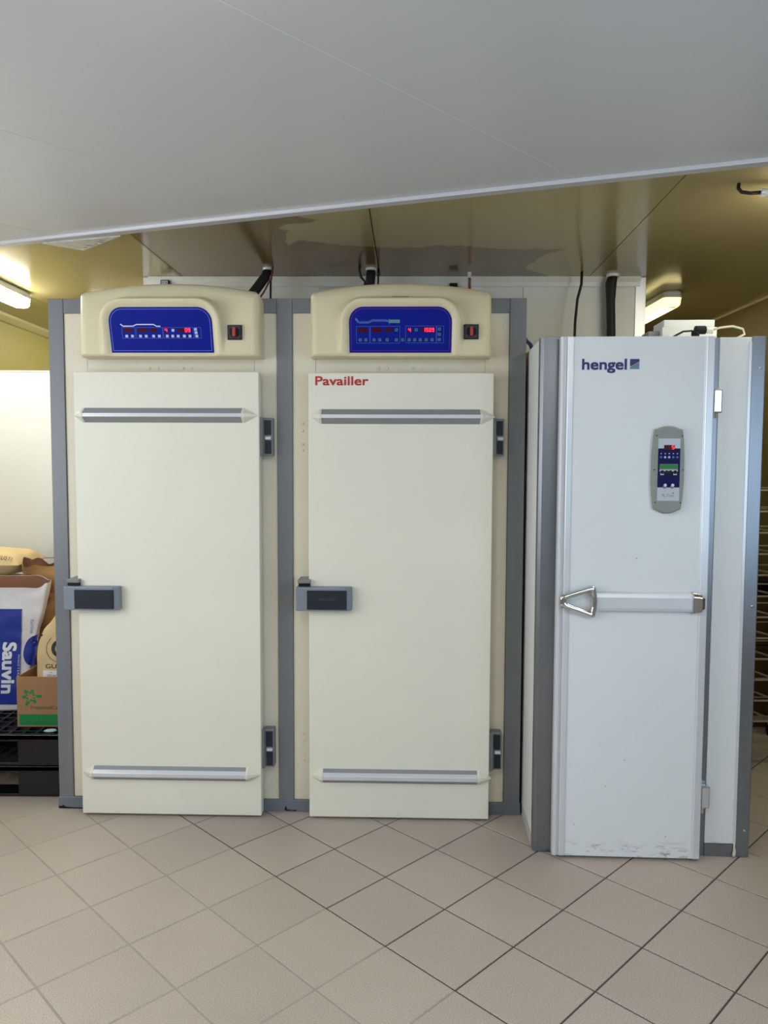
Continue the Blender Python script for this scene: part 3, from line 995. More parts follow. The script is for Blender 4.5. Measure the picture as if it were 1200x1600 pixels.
# door
d0, d1, zd0, zd1, HF = 0.071, 0.661, 0.012, 2.088, 0.045
hdoor = MB().box(d0 + 0.02, d1 - 0.02, -HF + 0.001, -0.004, zd0, zd1).build('door', M_white, HEN)
MB().box(d0 + 0.03, d1 - 0.03, -0.006, 0.013, zd0 + 0.02, zd1 - 0.02).build('gasket', M_alugrey, HEN)
lp = [(d0, -0.006), (d0, -HF + 0.006), (d0 + 0.006, -HF - 0.002), (d0 + 0.014, -HF - 0.003), (d0 + 0.016, -HF + 0.001), (d0 + 0.026, -HF + 0.001), (d0 + 0.030, -HF - 0.003), (d0 + 0.048, -HF - 0.002), (d0 + 0.051, -HF), (d0 + 0.051, -0.006)]
MB().pz(lp, zd0, zd1).build('door_profile', M_whitepl, HEN, bevel=0.0008, seg=1)
rp = [(d1, -0.006), (d1, -HF + 0.008), (d1 - 0.004, -HF - 0.001), (d1 - 0.030, -HF - 0.004), (d1 - 0.034, -HF), (d1 - 0.038, -HF), (d1 - 0.040, -0.006)]
MB().pz(rp, zd0, zd1).build('door_profile', M_whitepl, HEN, bevel=0.0008, seg=1)
# hinges
for za, zb in ((1.775, 1.888), (0.192, 0.303)):
    hg = MB().box(0.664, 0.700, -0.030, 0.008, za + 0.02, zb).build('hinge', M_chrome, HEN, bevel=0.006, seg=3)
    MB().cyl((0.672, -0.020, za), (0, 0, 1), 0.008, 0.03, 14).build('hinge_pin', M_chrome, hg)
# lettering and emblem
HFs = -HF + 0.0004
letters('brand_lettering', 'hengel', 0.0400, lambda x, z: (0.1545 + x * 1.0, HFs, 1.962 + z), M_navytext, HEN, bold=0.0024, width=0.169)
e0, e1, ez0, ez1 = 0.3370, 0.3725, 1.9625, 2.0015
n = 12
curve = [(e0 + (e1 - e0) * i / n, ez0 + (ez1 - ez0) * (0.30 + 0.40 * sm(0, 1, i / n))) for i in range(n + 1)]
MB().py([(e0, ez1)] + curve + [(e1, ez1)], HFs - 0.0006, HFs + 0.002).build('emblem_upper', M_navytext, HEN)
low = [(x, z - 0.0016) for x, z in curve]
MB().py([(e0, ez0)] + low + [(e1, ez0)], HFs - 0.0006, HFs + 0.002).build('emblem_lower', M_teal, HEN)
# small scratches
sc = MB()
sc.box(0.376, 0.384, HFs - 0.0003, HFs + 0.002, 1.2235, 1.2258)
for x, z in ((0.155, 0.14), (0.278, 0.30), (0.35, 0.41), (0.52, 0.10)):
    sc.box(x, x + 0.004, HFs - 0.0003, HFs + 0.002, z, z + 0.003)
sc.build('scratch', M_inkgrey, HEN)
# horizontal rail with chrome handle and end cap
zr = 1.052
rail = MB().px([(-HF, zr - 0.040), (-HF - 0.020, zr - 0.034), (-HF - 0.024, zr - 0.022), (-HF - 0.024, zr + 0.020), (-HF - 0.018, zr + 0.036), (-HF, zr + 0.040)], 0.216, 0.598).build('push_rail', M_whitepl, HEN, bevel=0.002)
cap_r = [[(0.594, y, z) for y, z in ((-HF, zr - .046), (-HF - .024, zr - .042), (-HF - .032, zr - .03), (-HF - .032, zr + .028), (-HF - .022, zr + .042), (-HF, zr + .046))],
         [(0.630, y, z) for y, z in ((-HF, zr - .040), (-HF - .022, zr - .036), (-HF - .029, zr - .026), (-HF - .029, zr + .024), (-HF - .020, zr + .035), (-HF, zr + .038))],
         [(0.646, y, z) for y, z in ((-HF, zr - .030), (-HF - .014, zr - .027), (-HF - .018, zr - .020), (-HF - .018, zr + .018), (-HF - .012, zr + .025), (-HF, zr + .028))]]
MB().loft(cap_r).build('end_cap', M_chrome, HEN, bevel=0.003)
# open triangular chrome pull: outer and inner outlines, extruded and rounded
outer = arc(0.0935, 1.0665, 0.017, 100, 180, 5) + arc(0.0935, 1.0475, 0.017, 180, 258, 5) + [(0.150, 1.012), (0.208, 0.990), (0.2175, 0.996), (0.2235, 1.025), (0.2255, 1.055), (0.2235, 1.085), (0.2175, 1.114), (0.208, 1.118), (0.150, 1.102)]
inner = [(0.103, 1.068), (0.101, 1.062), (0.101, 1.056), (0.103, 1.050)] + [(0.150, 1.032), (0.198, 1.014), (0.203, 1.017), (0.2065, 1.035), (0.2075, 1.055), (0.2065, 1.075), (0.203, 1.094), (0.198, 1.097), (0.150, 1.083)]


def resample(pts, n):
    P = [Vector((x, 0, z)) for x, z in pts]
    P.append(P[0])
    ls = [0]
    for a, b in zip(P[:-1], P[1:]):
        ls.append(ls[-1] + (b - a).length)
    out = []
    for k in range(n):
        t = ls[-1] * k / n
        for i in range(len(ls) - 1):
            if ls[i] <= t <= ls[i + 1]:
                w = (t - ls[i]) / max(1e-9, ls[i + 1] - ls[i])
                q = P[i].lerp(P[i + 1], w)
                out.append((q.x, q.z))
                break
    return out


def polar(pts, n, c):
    """outline sampled at even angles about c, so that two outlines pair up"""
    out = []
    for k in range(n):
        a = 2 * pi * k / n
        dx, dz = cos(a), sin(a)
        best = None
        for p, q in zip(pts, pts[1:] + pts[:1]):
            ex, ez = q[0] - p[0], q[1] - p[1]
            den = dx * ez - dz * ex
            if abs(den) < 1e-12:
                continue
            t = ((p[0] - c[0]) * ez - (p[1] - c[1]) * ex) / den
            s = ((p[0] - c[0]) * dz - (p[1] - c[1]) * dx) / den
            if t > 0 and -1e-6 <= s <= 1 + 1e-6:
                best = t if best is None else max(best, t)
        out.append((c[0] + dx * best, c[1] + dz * best))
    return out


inner = [(0.165 + (x - 0.165) * 0.93, 1.057 + (z - 1.057) * 0.92) for x, z in inner]
n = 160
PO, PI_ = polar(outer, n, (0.165, 1.057)), polar(inner, n, (0.165, 1.057))
mid_o = [(a[0] * .72 + b[0] * .28, a[1] * .72 + b[1] * .28) for a, b in zip(PO, PI_)]
mid_i = [(a[0] * .28 + b[0] * .72, a[1] * .28 + b[1] * .72) for a, b in zip(PO, PI_)]
yb = -HF
# the narrow end stands further off the door than the wide end


def lift(u):
    return 0.050 - 0.016 * (u - 0.08) / 0.14


rings = [[(u, yb - lift(u) + 0.026, z) for u, z in PO], [(u, yb - lift(u) + .006, z) for u, z in PO], [(u, yb - lift(u), z) for u, z in mid_o],
         [(u, yb - lift(u), z) for u, z in mid_i], [(u, yb - lift(u) + .006, z) for u, z in PI_], [(u, yb - lift(u) + 0.026, z) for u, z in PI_]]
mbh = MB()
vs = [p for r in rings for p in r]
fs = []
for a in range(len(rings)):
    b = (a + 1) % len(rings)
    for i in range(n):
        j = (i + 1) % n
        fs.append((a * n + i, a * n + j, b * n + j, b * n + i))
mbh.add(vs, fs)
handle = mbh.build('pull_handle', M_chrome, HEN, smooth=True)
MB().box(0.204, 0.222, yb - 0.016, yb + 0.002, 0.996, 1.112).build('handle_foot', M_chrome, HEN, bevel=0.003)
MB().cyl((0.090, yb + 0.001, 1.057), (0, -1, 0), 0.007, 0.030, 12).build('handle_standoff', M_chrome, HEN)

# keypad controller on the door
kp_l = [(0.4355, 1.730), (0.431, 1.690), (0.4275, 1.640), (0.4265, 1.580), (0.4265, 1.530), (0.430, 1.470), (0.4365, 1.420)]
kp_r = [(1.953 / 2 - (x - 0.4885) - 0.0, z) for x, z in kp_l]
ctr = 0.4885
kp_r = [(2 * ctr - x, z) for x, z in kp_l]
bot = [(ctr - 0.040 + 0.08 * i / 6, 1.403 + 0.012 * ((i - 3) / 3.0) ** 2) for i in range(7)]
top = [(ctr + 0.040 - 0.08 * i / 6, 1.743 - 0.010 * ((i - 3) / 3.0) ** 2) for i in range(7)]
kpoly = kp_l + bot + kp_r[::-1] + top
kpd = MB()
shr = lambda f, dz: [(ctr + (x - ctr) * f, 1.573 + (z - 1.573) * dz) for x, z in kpoly]
kpd.loft([[(x, -HF, z) for x, z in kpoly], [(x, -HF - 0.012, z) for x, z in kpoly], [(x, -HF - 0.020, z) for x, z in shr(0.94, 0.98)]])
KP = kpd.build('keypad', M_kp, HEN, bevel=0.002)
yk = -HF - 0.0195


def kq(nm, m_, x0, x1, z0, z1, o=0.0015, bev=0.0):
    return MB().box(x0, x1, yk - o, yk + 0.002, z0, z1).build(nm, m_, KP, bevel=bev)


kl, kr, kb, kt = 0.447, 0.531, 1.453, 1.694
kq('foil', M_silver, kl, kr, kb, kt, 0.0012)
kq('foil_middle', M_navy, kl, kr, 1.505, 1.656, 0.0018)
kq('display', M_disp, 0.469, 0.509, 1.651, 1.669, 0.0030)
dg = MB()
for (a, b, c, d) in ((0.498, 0.5065, 1.6655, 1.667), (0.498, 0.4995, 1.660, 1.667), (0.498, 0.5065, 1.6595, 1.661), (0.505, 0.5065, 1.653, 1.661), (0.498, 0.5065, 1.653, 1.6545)):
    dg.box(a, b, yk - 0.0036, yk - 0.0029, c, d)
dg.build('digit', M_led, KP)
kq('lcd_frame', M_inkgrey, 0.4535, 0.523, 1.575, 1.596, 0.0026)
kq('lcd', M_lcd, 0.456, 0.5205, 1.578, 1.593, 0.0032)
kq('button_strip', M_silver, 0.4535, 0.523, 1.5665, 1.5745, 0.0022)
kq('button_tab', M_silver, 0.457, 0.4705, 1.553, 1.5665, 0.0022)
kq('button_tab', M_silver, 0.5065, 0.520, 1.553, 1.5665, 0.0022)
for x in (0.464, 0.481, 0.495, 0.513):
    MB().cyl((x, yk + 0.001, 1.5645), (0, -1, 0), 0.0072, 0.0055, 16).build('button', M_black, KP)
for x in (0.4745, 0.503):
    MB().cyl((x, yk + 0.001, 1.5075), (0, -1, 0), 0.0072, 0.0050, 16).build('button', M_inkgrey, KP)
    MB().cyl((x + 0.002, yk + 0.001, 1.514), (0, -1, 0), 0.0058, 0.0055, 16).build('key_light', M_prwhite, KP)
ic = MB()
for k, x in enumerate((0.458, 0.4735, 0.489, 0.5045, 0.520)):
    ic.cyl((x, yk - 0.001, 1.636), (0, -1, 0), 0.0025, 0.0014, 8)
    MB().cyl((x, yk - 0.001, 1.622), (0, -1, 0), 0.0048, 0.0013, 6).build('icon', M_prblue if k not in (1, 2) else M_btn, KP)
ic.build('indicator_row', M_btn, KP)
letters('keypad_lettering', 'PL.Tron', 0.0125, lambda x, z: (0.466 + x, yk - 0.0016, 1.468 + z), M_inkgrey, KP, width=0.044)
MB().cyl((0.5075, yk, 1.4835), (0, -1, 0), 0.003, 0.0018, 8).build('lettering_dot', M_inkgrey, KP)
for x, z in ((0.440, 1.705), (0.537, 1.704), (0.434, 1.573), (0.543, 1.573), (0.440, 1.446), (0.537, 1.446)):
    MB().cyl((x, -HF - 0.017, z), (0, -1, 0), 0.0028, 0.0035, 10).build('screw', M_anth, KP)

# junction box and plug on the freezer roof
hz = HH - 0.003


def hw(u, d):
    a = radians(-2.6355)
    return (0.617 + u * cos(a) - d * sin(a), 3.052 + u * sin(a) + d * cos(a))


bx, by = hw(0.562, 0.30)
JB = thing('roof_junction_box', 'white rectangular junction box on the freezer roof', 'box', (bx, by, hz), radians(-2.6))
MB().box(0.0, 0.232, 0.0, 0.16, 0.0, 0.092).build('base', M_white, JB, bevel=0.003)
MB().box(0.008, 0.224, 0.006, 0.154, 0.092, 0.124).build('lid', M_white, JB, bevel=0.004)
MB().box(-0.05, 0.0, 0.03, 0.13, 0.0, 0.080).build('side_housing', M_alugrey, JB, bevel=0.004)
cx, cy = hw(0.640, 0.12)
PL = thing('cable_plug', 'black angled cable plug with grey gland lying on the freezer roof', 'plug', (cx, cy, hz), 0)
MB().cyl((0.0, 0, 0), (0, 0, 1), 0.016, 0.045, 14).build('elbow', M_black, PL)
MB().cyl((-0.002, 0, 0.048), (1, 0, 0), 0.017, 0.042, 14).build('collar', M_black, PL, bevel=0.002)
MB().cyl((0.040, 0, 0.048), (1, 0, 0), 0.016, 0.028, 8).build('gland', M_whitewall, PL, bevel=0.002)
loopc = [(0.066, 0, 0.048), (0.10, 0.0, 0.058), (0.15, 0.0, 0.064), (0.19, -0.005, 0.052), (0.195, -0.01, 0.03), (0.16, -0.01, 0.012), (0.11, 0.03, 0.005)]
MB().tube(loopc, 0.0045, 8).build('grey_cable', M_cableg, PL, smooth=True)
MB().tube([(-0.012, 0, 0.045), (-0.05, 0, 0.042), (-0.09, 0.01, 0.02), (-0.11, 0.02, 0.004)], 0.004, 8).build('black_cable', M_anth, PL, smooth=True)

# ------------------------------------------------------------------ hoses and cables on the wall
def hose(name, label, path, r, m, cat='cable', collar=None):
    t = thing(name, label, cat, tuple(path[-1]))
    base = Vector(path[-1])
    MB().tube([Vector(p) - base for p in path], r, 12).build('sheath', m, t, smooth=True)
    if collar:
        MB().cyl(Vector(path[0]) - base - Vector((0, 0, 0.012)), (0, 0, 1), collar, 0.014, 16).build('collar', M_white, t)
    return t


hose('black_hose', 'thick black insulated hose rising behind the white freezer', [(1.272, 4.335, 2.648), (1.262, 4.335, 2.60), (1.262, 4.335, 2.50), (1.268, 4.335, 2.33), (1.27, 4.335, 2.0), (1.27, 4.335, 0.002)], [0.026, 0.031, 0.025, 0.025, 0.025, 0.025], M_rubber, 'hose', 0.036)
hose('thin_cable', 'thin black cable hanging from the ceiling beside the thick hose', [(1.082, 4.27, 2.649), (1.080, 4.27, 2.58), (1.06, 4.27, 2.50), (1.050, 4.27, 2.38), (1.046, 4.27, 2.2), (1.046, 4.27, 0.002)], 0.0075, M_rubber)
CZ = 2.296
hose('cable_bundle', 'bundled black cables from the ceiling behind the plain door hood', [(-0.632, 4.22, 2.649), (-0.650, 4.215, 2.60), (-0.69, 4.20, 2.54), (-0.745, 4.18, 2.46), (-0.79, 4.16, 2.38), (-0.83, 4.14, 2.305)], [0.022, 0.026, 0.027, 0.028, 0.026, 0.024], M_rubber, 'cable', 0.03)
hose('red_wire', 'thin red-brown wire beside the bundled black cables', [(-0.606, 4.20, 2.649), (-0.612, 4.20, 2.60), (-0.65, 4.19, 2.52), (-0.71, 4.17, 2.42), (-0.76, 4.16, 2.34), (-0.79, 4.15, 2.305)], 0.005, mat('red_wire', '#7A3A2C', 0.5))
hose('black_wire', 'thin black wire hanging straight beside the bundled cables', [(-0.607, 4.22, 2.649), (-0.620, 4.22, 2.58), (-0.622, 4.22, 2.45), (-0.622, 4.21, 2.305)], 0.0055, M_rubber)
hose('short_black_hose', 'short thick black hose rising behind the lettered unit hood', [(-0.075, 4.22, 2.649), (-0.078, 4.22, 2.60), (-0.085, 4.22, 2.52), (-0.085, 4.20, 2.305)], [0.024, 0.026, 0.026, 0.025], M_rubber, 'hose', 0.03)
hose('looped_cable', 'black cable looping from the ceiling left of the short hose', [(-0.134, 4.16, 2.649), (-0.137, 4.16, 2.625), (-0.128, 4.16, 2.59), (-0.105, 4.17, 2.565), (-0.125, 4.18, 2.45), (-0.13, 4.18, 2.305)], 0.007, M_rubber)
hose('second_thin_wire', 'thin black wire right of the short thick hose', [(-0.036, 4.22, 2.649), (-0.036, 4.22, 2.60), (-0.037, 4.22, 2.45), (-0.037, 4.21, 2.305)], 0.005, M_rubber)
t = hose('copper_pipe', 'small copper pipe with white sleeve above the right hood', [(0.466, 4.28, 2.649), (0.466, 4.28, 2.60), (0.466, 4.27, 2.45), (0.466, 4.2, 2.305)], 0.008, M_copper, 'pipe')
MB().cyl((0.0, 0.08, 2.615 - 2.305), (0, 0, 1), 0.0105, 0.033, 12).build('sleeve', M_white, t)
hose('blue_tube', 'blue tube end between the grey frame and the white freezer', [(0.648, 3.60, 2.19), (0.652, 3.56, 2.160), (0.666, 3.53, 2.138), (0.676, 3.52, 2.105)], 0.009, M_bluehose, 'tube')
t = thing('wall_gauge', 'small black framed gauge on the white wall above the left hood', 'gauge', (-1.247, 4.43, 2.585))
MB().box(-0.024, 0.024, -0.030, 0.0, 0.0, 0.042).build('housing', M_black, t, bevel=0.003)
MB().box(-0.018, 0.018, -0.032, -0.028, 0.004, 0.037).build('dial', M_silver, t)
mk = MB()
mk.box(-0.013, -0.005, -0.0330, -0.031, 0.022, 0.032)
mk.box(0.004, 0.013, -0.0330, -0.031, 0.022, 0.032)
mk.box(-0.004, 0.004, -0.0330, -0.031, 0.008, 0.020)
mk.build('dial_marks', mat('gauge_marks', '#7E8FA6', 0.5), t)
t = thing('wall_clip', 'small black bracket on the white wall above the lettered hood', 'bracket', (0.388, 4.40, 2.590))
MB().box(-0.022, 0.022, -0.02, 0.006, 0.0, 0.020).build('bracket', M_black, t, bevel=0.002)
MB().px([(-0.02, 0.020), (0.004, 0.020), (0.004, 0.027)], -0.02, 0.02).build('hook', M_black, t)

# ------------------------------------------------------------------ ceiling lamps
def batten(name, label, loc, rz, length, glow, ceil_z, w=0.10, power=None):
    t = thing(name, label, 'lamp', (loc[0], loc[1], ceil_z - 0.095), rz)
    hw_ = w / 2
    # housing, ribbed cover and a tube; ends rounded in plan
    def plan(k):
        r = hw_ * 0.55 * k
        W, Ln = hw_ * k, length / 2 - hw_ * (1 - k)
        return arc(Ln - r, W - r, r, 0, 90, 4) + arc(-Ln + r, W - r, r, 90, 180, 4) + arc(-Ln + r, -W + r, r, 180, 270, 4) + arc(Ln - r, -W + r, r, 270, 360, 4)
    MB().loft([[(x, y, 0.060) for x, y in plan(1.0)], [(x, y, 0.085) for x, y in plan(0.98)], [(x, y, 0.0945) for x, y in plan(0.8)]]).build('housing', M_lampbody, t)
    MB().loft([[(x, y, 0.052) for x, y in plan(1.05)], [(x, y, 0.061) for x, y in plan(1.05)]]).build('rim', M_lampbody, t)
    MB().loft([[(x, y, 0.0) for x, y in plan(0.72)], [(x, y, 0.012) for x, y in plan(0.92)], [(x, y, 0.053) for x, y in plan(1.0)]]).build('diffuser', glow, t)
    return t


batten('fluorescent_lamp', 'lit fluorescent batten at the left rear above the white partition', (-2.262, 4.11), radians(90), 1.50, M_rearglow, ZR)
l2 = batten('fluorescent_lamp', 'lit fluorescent batten beside the white wall corner at right', (1.745, 5.33), radians(90.5), 1.25, M_rearglow_b, ZR, w=0.115)
MB().tube([(-0.55, 0, 0.004), (0.56, 0, 0.004)], 0.013, 12).build('tube', M_tubeglow, l2, smooth=True)
for x in (-0.585, 0.590):
    MB().box(x - 0.006, x + 0.006, -0.030, 0.030, -0.004, 0.012).build('end_rib', M_lampbody, l2, bevel=0.002)
batten('fluorescent_lamp', 'added unseen fluorescent batten far back over the left rear room', (-2.05, 6.1), radians(90), 1.25, M_addedglow, ZR)  # added lamp, hidden behind the cabinet, to brighten the khaki wall
l3 = batten('fluorescent_lamp', 'fluorescent batten at the right edge with cable entering its gland', (1.935, 2.925), radians(0), 0.90, M_rearglow_c, ZR)
MB().cyl((-0.45, 0, 0.055), (-1, 0, 0), 0.020, 0.055, 14).build('gland', M_lampbody, l3, bevel=0.002)
MB().cyl((-0.505, 0, 0.055), (-1, 0, 0), 0.014, 0.028, 14).build('gland_nut', M_white, l3, bevel=0.002)
MB().tube([(-0.53, 0, 0.055), (-0.57, 0, 0.052), (-0.603, 0.0, 0.056), (-0.612, 0.01, 0.074), (-0.605, 0.02, 0.094)], 0.007, 8).build('cable', M_rubber, l3, smooth=True)
batten('fluorescent_lamp', 'fluorescent batten on the front ceiling to the left of the viewer', (-0.60, 0.70), radians(70), 1.5, M_nearglow, ZN, w=0.16)
batten('fluorescent_lamp', 'fluorescent batten on the front ceiling to the right of the viewer', (1.35, -0.5), radians(70), 1.5, M_nearglow, ZN, w=0.16)

# ------------------------------------------------------------------ pallets, carton, sacks
def pallet(z0, label):
    t = thing('plastic_pallet', label, 'pallet', (-2.62, 3.545, z0), 0, 'stacked black pallets')
    W, Dp, H = 1.09, 0.90, 0.150
    dk = MB()
    nx, ny = 17, 14
    for i in range(nx + 1):
        x = W * i / nx
        dk.box(x - 0.006 if i else 0, x + 0.006 if i < nx else W, 0, Dp, H - 0.022, H)
    for j in range(ny + 1):
        y = Dp * j / ny
        dk.box(0, W, y - 0.006 if j else 0, y + 0.006 if j < ny else Dp, H - 0.020, H - 0.001)
    dk.build('deck_grid', M_pallet, t)
    MB().box(0, W, 0, 0.028, H - 0.030, H + 0.001).build('front_edge', M_pallet, t, bevel=0.003)
    MB().box(0, W, Dp - 0.028, Dp, H - 0.030, H + 0.001).build('rear_edge', M_pallet, t, bevel=0.003)
    for y0, y1 in ((0.0, 0.13), (Dp / 2 - .07, Dp / 2 + .07), (Dp - .13, Dp)):
        for x0, x1 in ((0.0, 0.16), (W / 2 - .09, W / 2 + .09), (W - .205, W)):
            MB().box(x0, x1, y0, y1, 0.012, H - 0.022).build('block', M_pallet, t, bevel=0.004)
        MB().box(0, W, y0 + .01, y1 - .01, 0.0, 0.014).build('skid', M_pallet, t, bevel=0.002)
    return t


pallet(0.0, 'black plastic pallet on the floor, lower of the two')
pallet(0.1515, 'black plastic pallet under the carton, upper of the two')
PZ = 0.3035

# carton
BX = thing('cardboard_carton', 'open brown cardboard carton with green star print on the pallet', 'box', (-1.787, 3.66, PZ), 0)
bw, bd, bh, tk = 0.284, 0.25, 0.247, 0.005
MB().box(0, bw, 0, tk, 0, bh).build('front_panel', M_card, BX)
MB().box(0, bw, bd - tk, bd, 0, bh).build('rear_panel', M_card, BX)
MB().box(0, tk, tk, bd - tk, 0, bh).build('side_panel', M_card, BX)
MB().box(bw - tk, bw, tk, bd - tk, 0, bh).build('side_panel', M_card, BX)
MB().box(tk, bw - tk, tk, bd - tk, 0, tk).build('bottom_panel', M_card, BX)
MB().box(0.010, bw - 0.004, -0.0008, 0.001, 0.008, 0.062).build('green_band', M_green, BX)
letters('carton_lettering', 'HOLLAND', 0.013, lambda x, z: (0.090 + x, -0.0015, 0.026 + z), M_olivetext, BX, spacing=1.5, width=0.14)
letters('carton_lettering', 'FrieslandCampina', 0.017, lambda x, z: (0.068 + x, -0.0010, 0.088 + z), M_greendk, BX, width=0.20)
# star outline: seven blunt arms
sc_, rays = (0.068, 0.150), [(0, .053), (52, .034), (78, .036), (124, .042), (180, .045), (243, .052), (308, .036)]
stx = []
angs = [(-3, .052), (22, .017), (62, .034), (78, .038), (95, .018), (118, .038), (133, .042), (155, .020), (176, .044), (190, .040), (215, .020), (240, .053), (254, .050), (275, .020), (298, .038), (312, .036), (335, .018), (8, .053)]
angs = [(-4, .054), (9, .054), (30, .019), (64, .040), (82, .040), (98, .020), (122, .046), (138, .046), (158, .022), (176, .043), (192, .041), (218, .022), (238, .055), (252, .053), (272, .022), (300, .042), (316, .040), (336, .020)]
so = [(sc_[0] + r * cos(radians(a)), sc_[1] + r * sin(radians(a)) * 0.92) for a, r in angs]
si = [(sc_[0] + (x - sc_[0]) * 0.55, sc_[1] + (z - sc_[1]) * 0.55) for x, z in so]
n = len(so)
smb = MB()
smb.add([(x, -0.0008, z) for x, z in so] + [(x, -0.0008, z) for x, z in si], [(i, (i + 1) % n, n + (i + 1) % n, n + i) for i in range(n)])
smb.build('star_print', M_green, BX)


def bag(name, label, cat, cx, cy, z0, h, wid, dep, m, lean=(0.0, 0.0), crumple=0.012, open_top=True, lining=None, seed=0, taper=None, group=None, rim_tilt=0.0, top_wave=0.01, nr=44, nz=26, power=3.2):
    t = thing(name, label, cat, (cx, cy, z0), 0, group)

    def ring(tz, shrink=0.0):
        pts = []
        tp = taper(tz) if taper else (1.0, 1.0)
        for i in range(nr):
            a = 2 * pi * i / nr
            c, s = cos(a), sin(a)
            x = (wid / 2 * tp[0] - shrink) * math.copysign(abs(c) ** (2 / power), c)
            y = (dep / 2 * tp[1] - shrink) * math.copysign(abs(s) ** (2 / power), s)
            z = tz * h
            nv = mnoise.noise_vector(Vector((x * 9 + seed, y * 9, z * 8))) + 0.5 * mnoise.noise_vector(Vector((x * 22 + seed, y * 22, z * 20)))
            amp = crumple * min(1.0, 0.25 + tz * 1.2) * (0.15 if tz == 0 else 1)
            x += nv.x * amp + lean[0] * tz
            y += nv.y * amp + lean[1] * tz
            if tz > 0.92:
                z += (tz - 0.92) / 0.08 * top_wave * (sin(a * 3 + seed) + 0.7 * sin(a * 7 + seed * 2))
                z += (tz - 0.92) / 0.08 * rim_tilt * s * 0.5
            pts.append((x, y, max(0.0, z)))
        return pts
    zs = [0.0, 0.015] + [0.04 + 0.96 * k / nz for k in range(nz + 1)]
    rings = [ring(z) for z in zs]
    if open_top:
        MB().loft(rings, True, False).build('paper', m, t, smooth=True)
        ins = [[(x, y, z) for x, y, z in ring(z, 0.004)] for z in (0.62, 0.7, 0.78, 0.86, 0.93, 0.97, 1.0)]
        ins[-1] = [(x, y, z - 0.001) for x, y, z in ins[-1]]
        MB().loft(ins, True, False).build('lining', lining or M_paperinner, t, smooth=True)
    else:
        last = rings[-1]
        cxm = sum(p[0] for p in last) / nr
        cym = sum(p[1] for p in last) / nr
        zt = last[0][2]
        for f_, dz in ((0.8, 0.012), (0.45, 0.02), (0.1, 0.022)):
            rings.append([(cxm + (p[0] - cxm) * f_, cym + (p[1] - cym) * f_, p[2] + dz) for p in last])
        MB().loft(rings, True, True).build('paper', m, t, smooth=True)
    return t, ring


# white open sack with blue print
def wt(tz):
    return (0.93 + 0.10 * tz, 1.15 - 0.15 * tz)


SW, SD = 0.43, 0.06
sack, sring = bag('paper_sack', 'white open paper sack with blue print and brown lining', 'sack', -2.090, 3.935, PZ, 0.672, SW, SD, M_paperwhite, lean=(0.135, 0.0), crumple=0.010, rim_tilt=0.05, seed=3, taper=wt, top_wave=0.006, power=6, nz=40, nr=72)


# print follows the crumpled front face: project each point on the outermost ring facing -Y
def front_y(x, z):
    tz = max(0.04, min(1.0, z / 0.672))
    pts = sring(tz)
    best = 0.0
    P = [p for p in pts if p[1] < 0.0]
    P.sort(key=lambda p: p[0])
    for a, b in zip(P[:-1], P[1:]):
        if a[0] <= x <= b[0]:
            w = (x - a[0]) / max(1e-9, b[0] - a[0])
            return a[1] * (1 - w) + b[1] * w
    return P[0][1] if x < P[0][0] else P[-1][1]


def print_patch(name, m, poly_fn, nu, nv, parent, off):
    """grid patch on the sack front; poly_fn(s, t) -> (x, z)"""
    vs, fs = [], []
    for j in range(nv + 1):
        for i in range(nu + 1):
            x, z = poly_fn(i / nu, j / nv)
            vs.append((x, front_y(x, z) - off, z))
    for j in range(nv):
        for i in range(nu):
            a = j * (nu + 1) + i
            fs.append((a, a + 1, a + nu + 2, a + nu + 1))
    return MB().add(vs, fs).build(name, m, parent, smooth=True)


# local sack coordinates: x right, z up. the blue field leans with the sack
def field(s, t):
    z = 0.035 + t * 0.500
    xr = 0.225 - 0.030 * (1 - t)
    return (xr - 0.27 * (1 - s), z)


print_patch('blue_field', M_sackblue, field, 24, 50, sack, 0.0060)


def blob(s, t):
    z = 0.232 + t * 0.165
    xe = 0.296 - 0.022 * (1 - t)
    w = 0.056 * sqrt(max(0.0, 1 - (2 * t - 1) ** 2)) + 0.002
    return (xe - w * (1 - s), z)


print_patch('blue_emblem', M_sackblue, blob, 8, 26, sack, 0.0075)


def vert_text(name, s, size, x_base, z_start, m, length, bold=0.0, lean=0.0, spacing=1.0):
    """reads downwards: word runs along -z, letter tops point to +x"""
    def fn(x, y):
        z = z_start - x
        xx = x_base + y - lean * x
        return (xx, front_y(xx, z) - 0.0078, z)
    return letters(name, s, size, fn, m, sack, bold=bold, width=length, spacing=spacing)


vert_text('sack_lettering', 'Sauvin', 0.066, 0.126, 0.358, M_sackwhite, 0.262, bold=0.0045, lean=0.06)
vert_text('sack_lettering', 'MINOTERIE', 0.010, 0.198, 0.295, M_sackwhite, 0.125, lean=0.06, spacing=1.3)
vert_text('sack_side_lettering', 'farine', 0.018, 0.268, 0.480, M_inkgrey, 0.075, lean=0.10)

# brown open sack behind it
bag('paper_sack', 'brown kraft paper sack standing open behind the white sack', 'sack', -1.722, 4.125, PZ, 0.755, 0.40, 0.22, M_kraft, lean=(-0.01, 0.0), crumple=0.03, seed=11, taper=lambda t: (0.9 + 0.1 * t, 1.0), top_wave=0.018, power=3.5, nz=34, nr=64)


# tan sack standing in the carton
def gt(tz):
    k = 1.0 if tz < 0.55 else sqrt(max(0.03, 1 - ((tz - 0.55) / 0.47) ** 2))
    return (k, 0.55 + 0.45 * k)


GS, gring = bag('paper_sack', 'tan paper sack with dark ring print standing in the carton', 'sack', -1.620, 3.785, PZ + 0.006, 0.50, 0.225, 0.15, M_tanpaper, lean=(0.0, 0.02), crumple=0.008, open_top=False, seed=21, taper=gt, power=3.0, nz=30, nr=60)


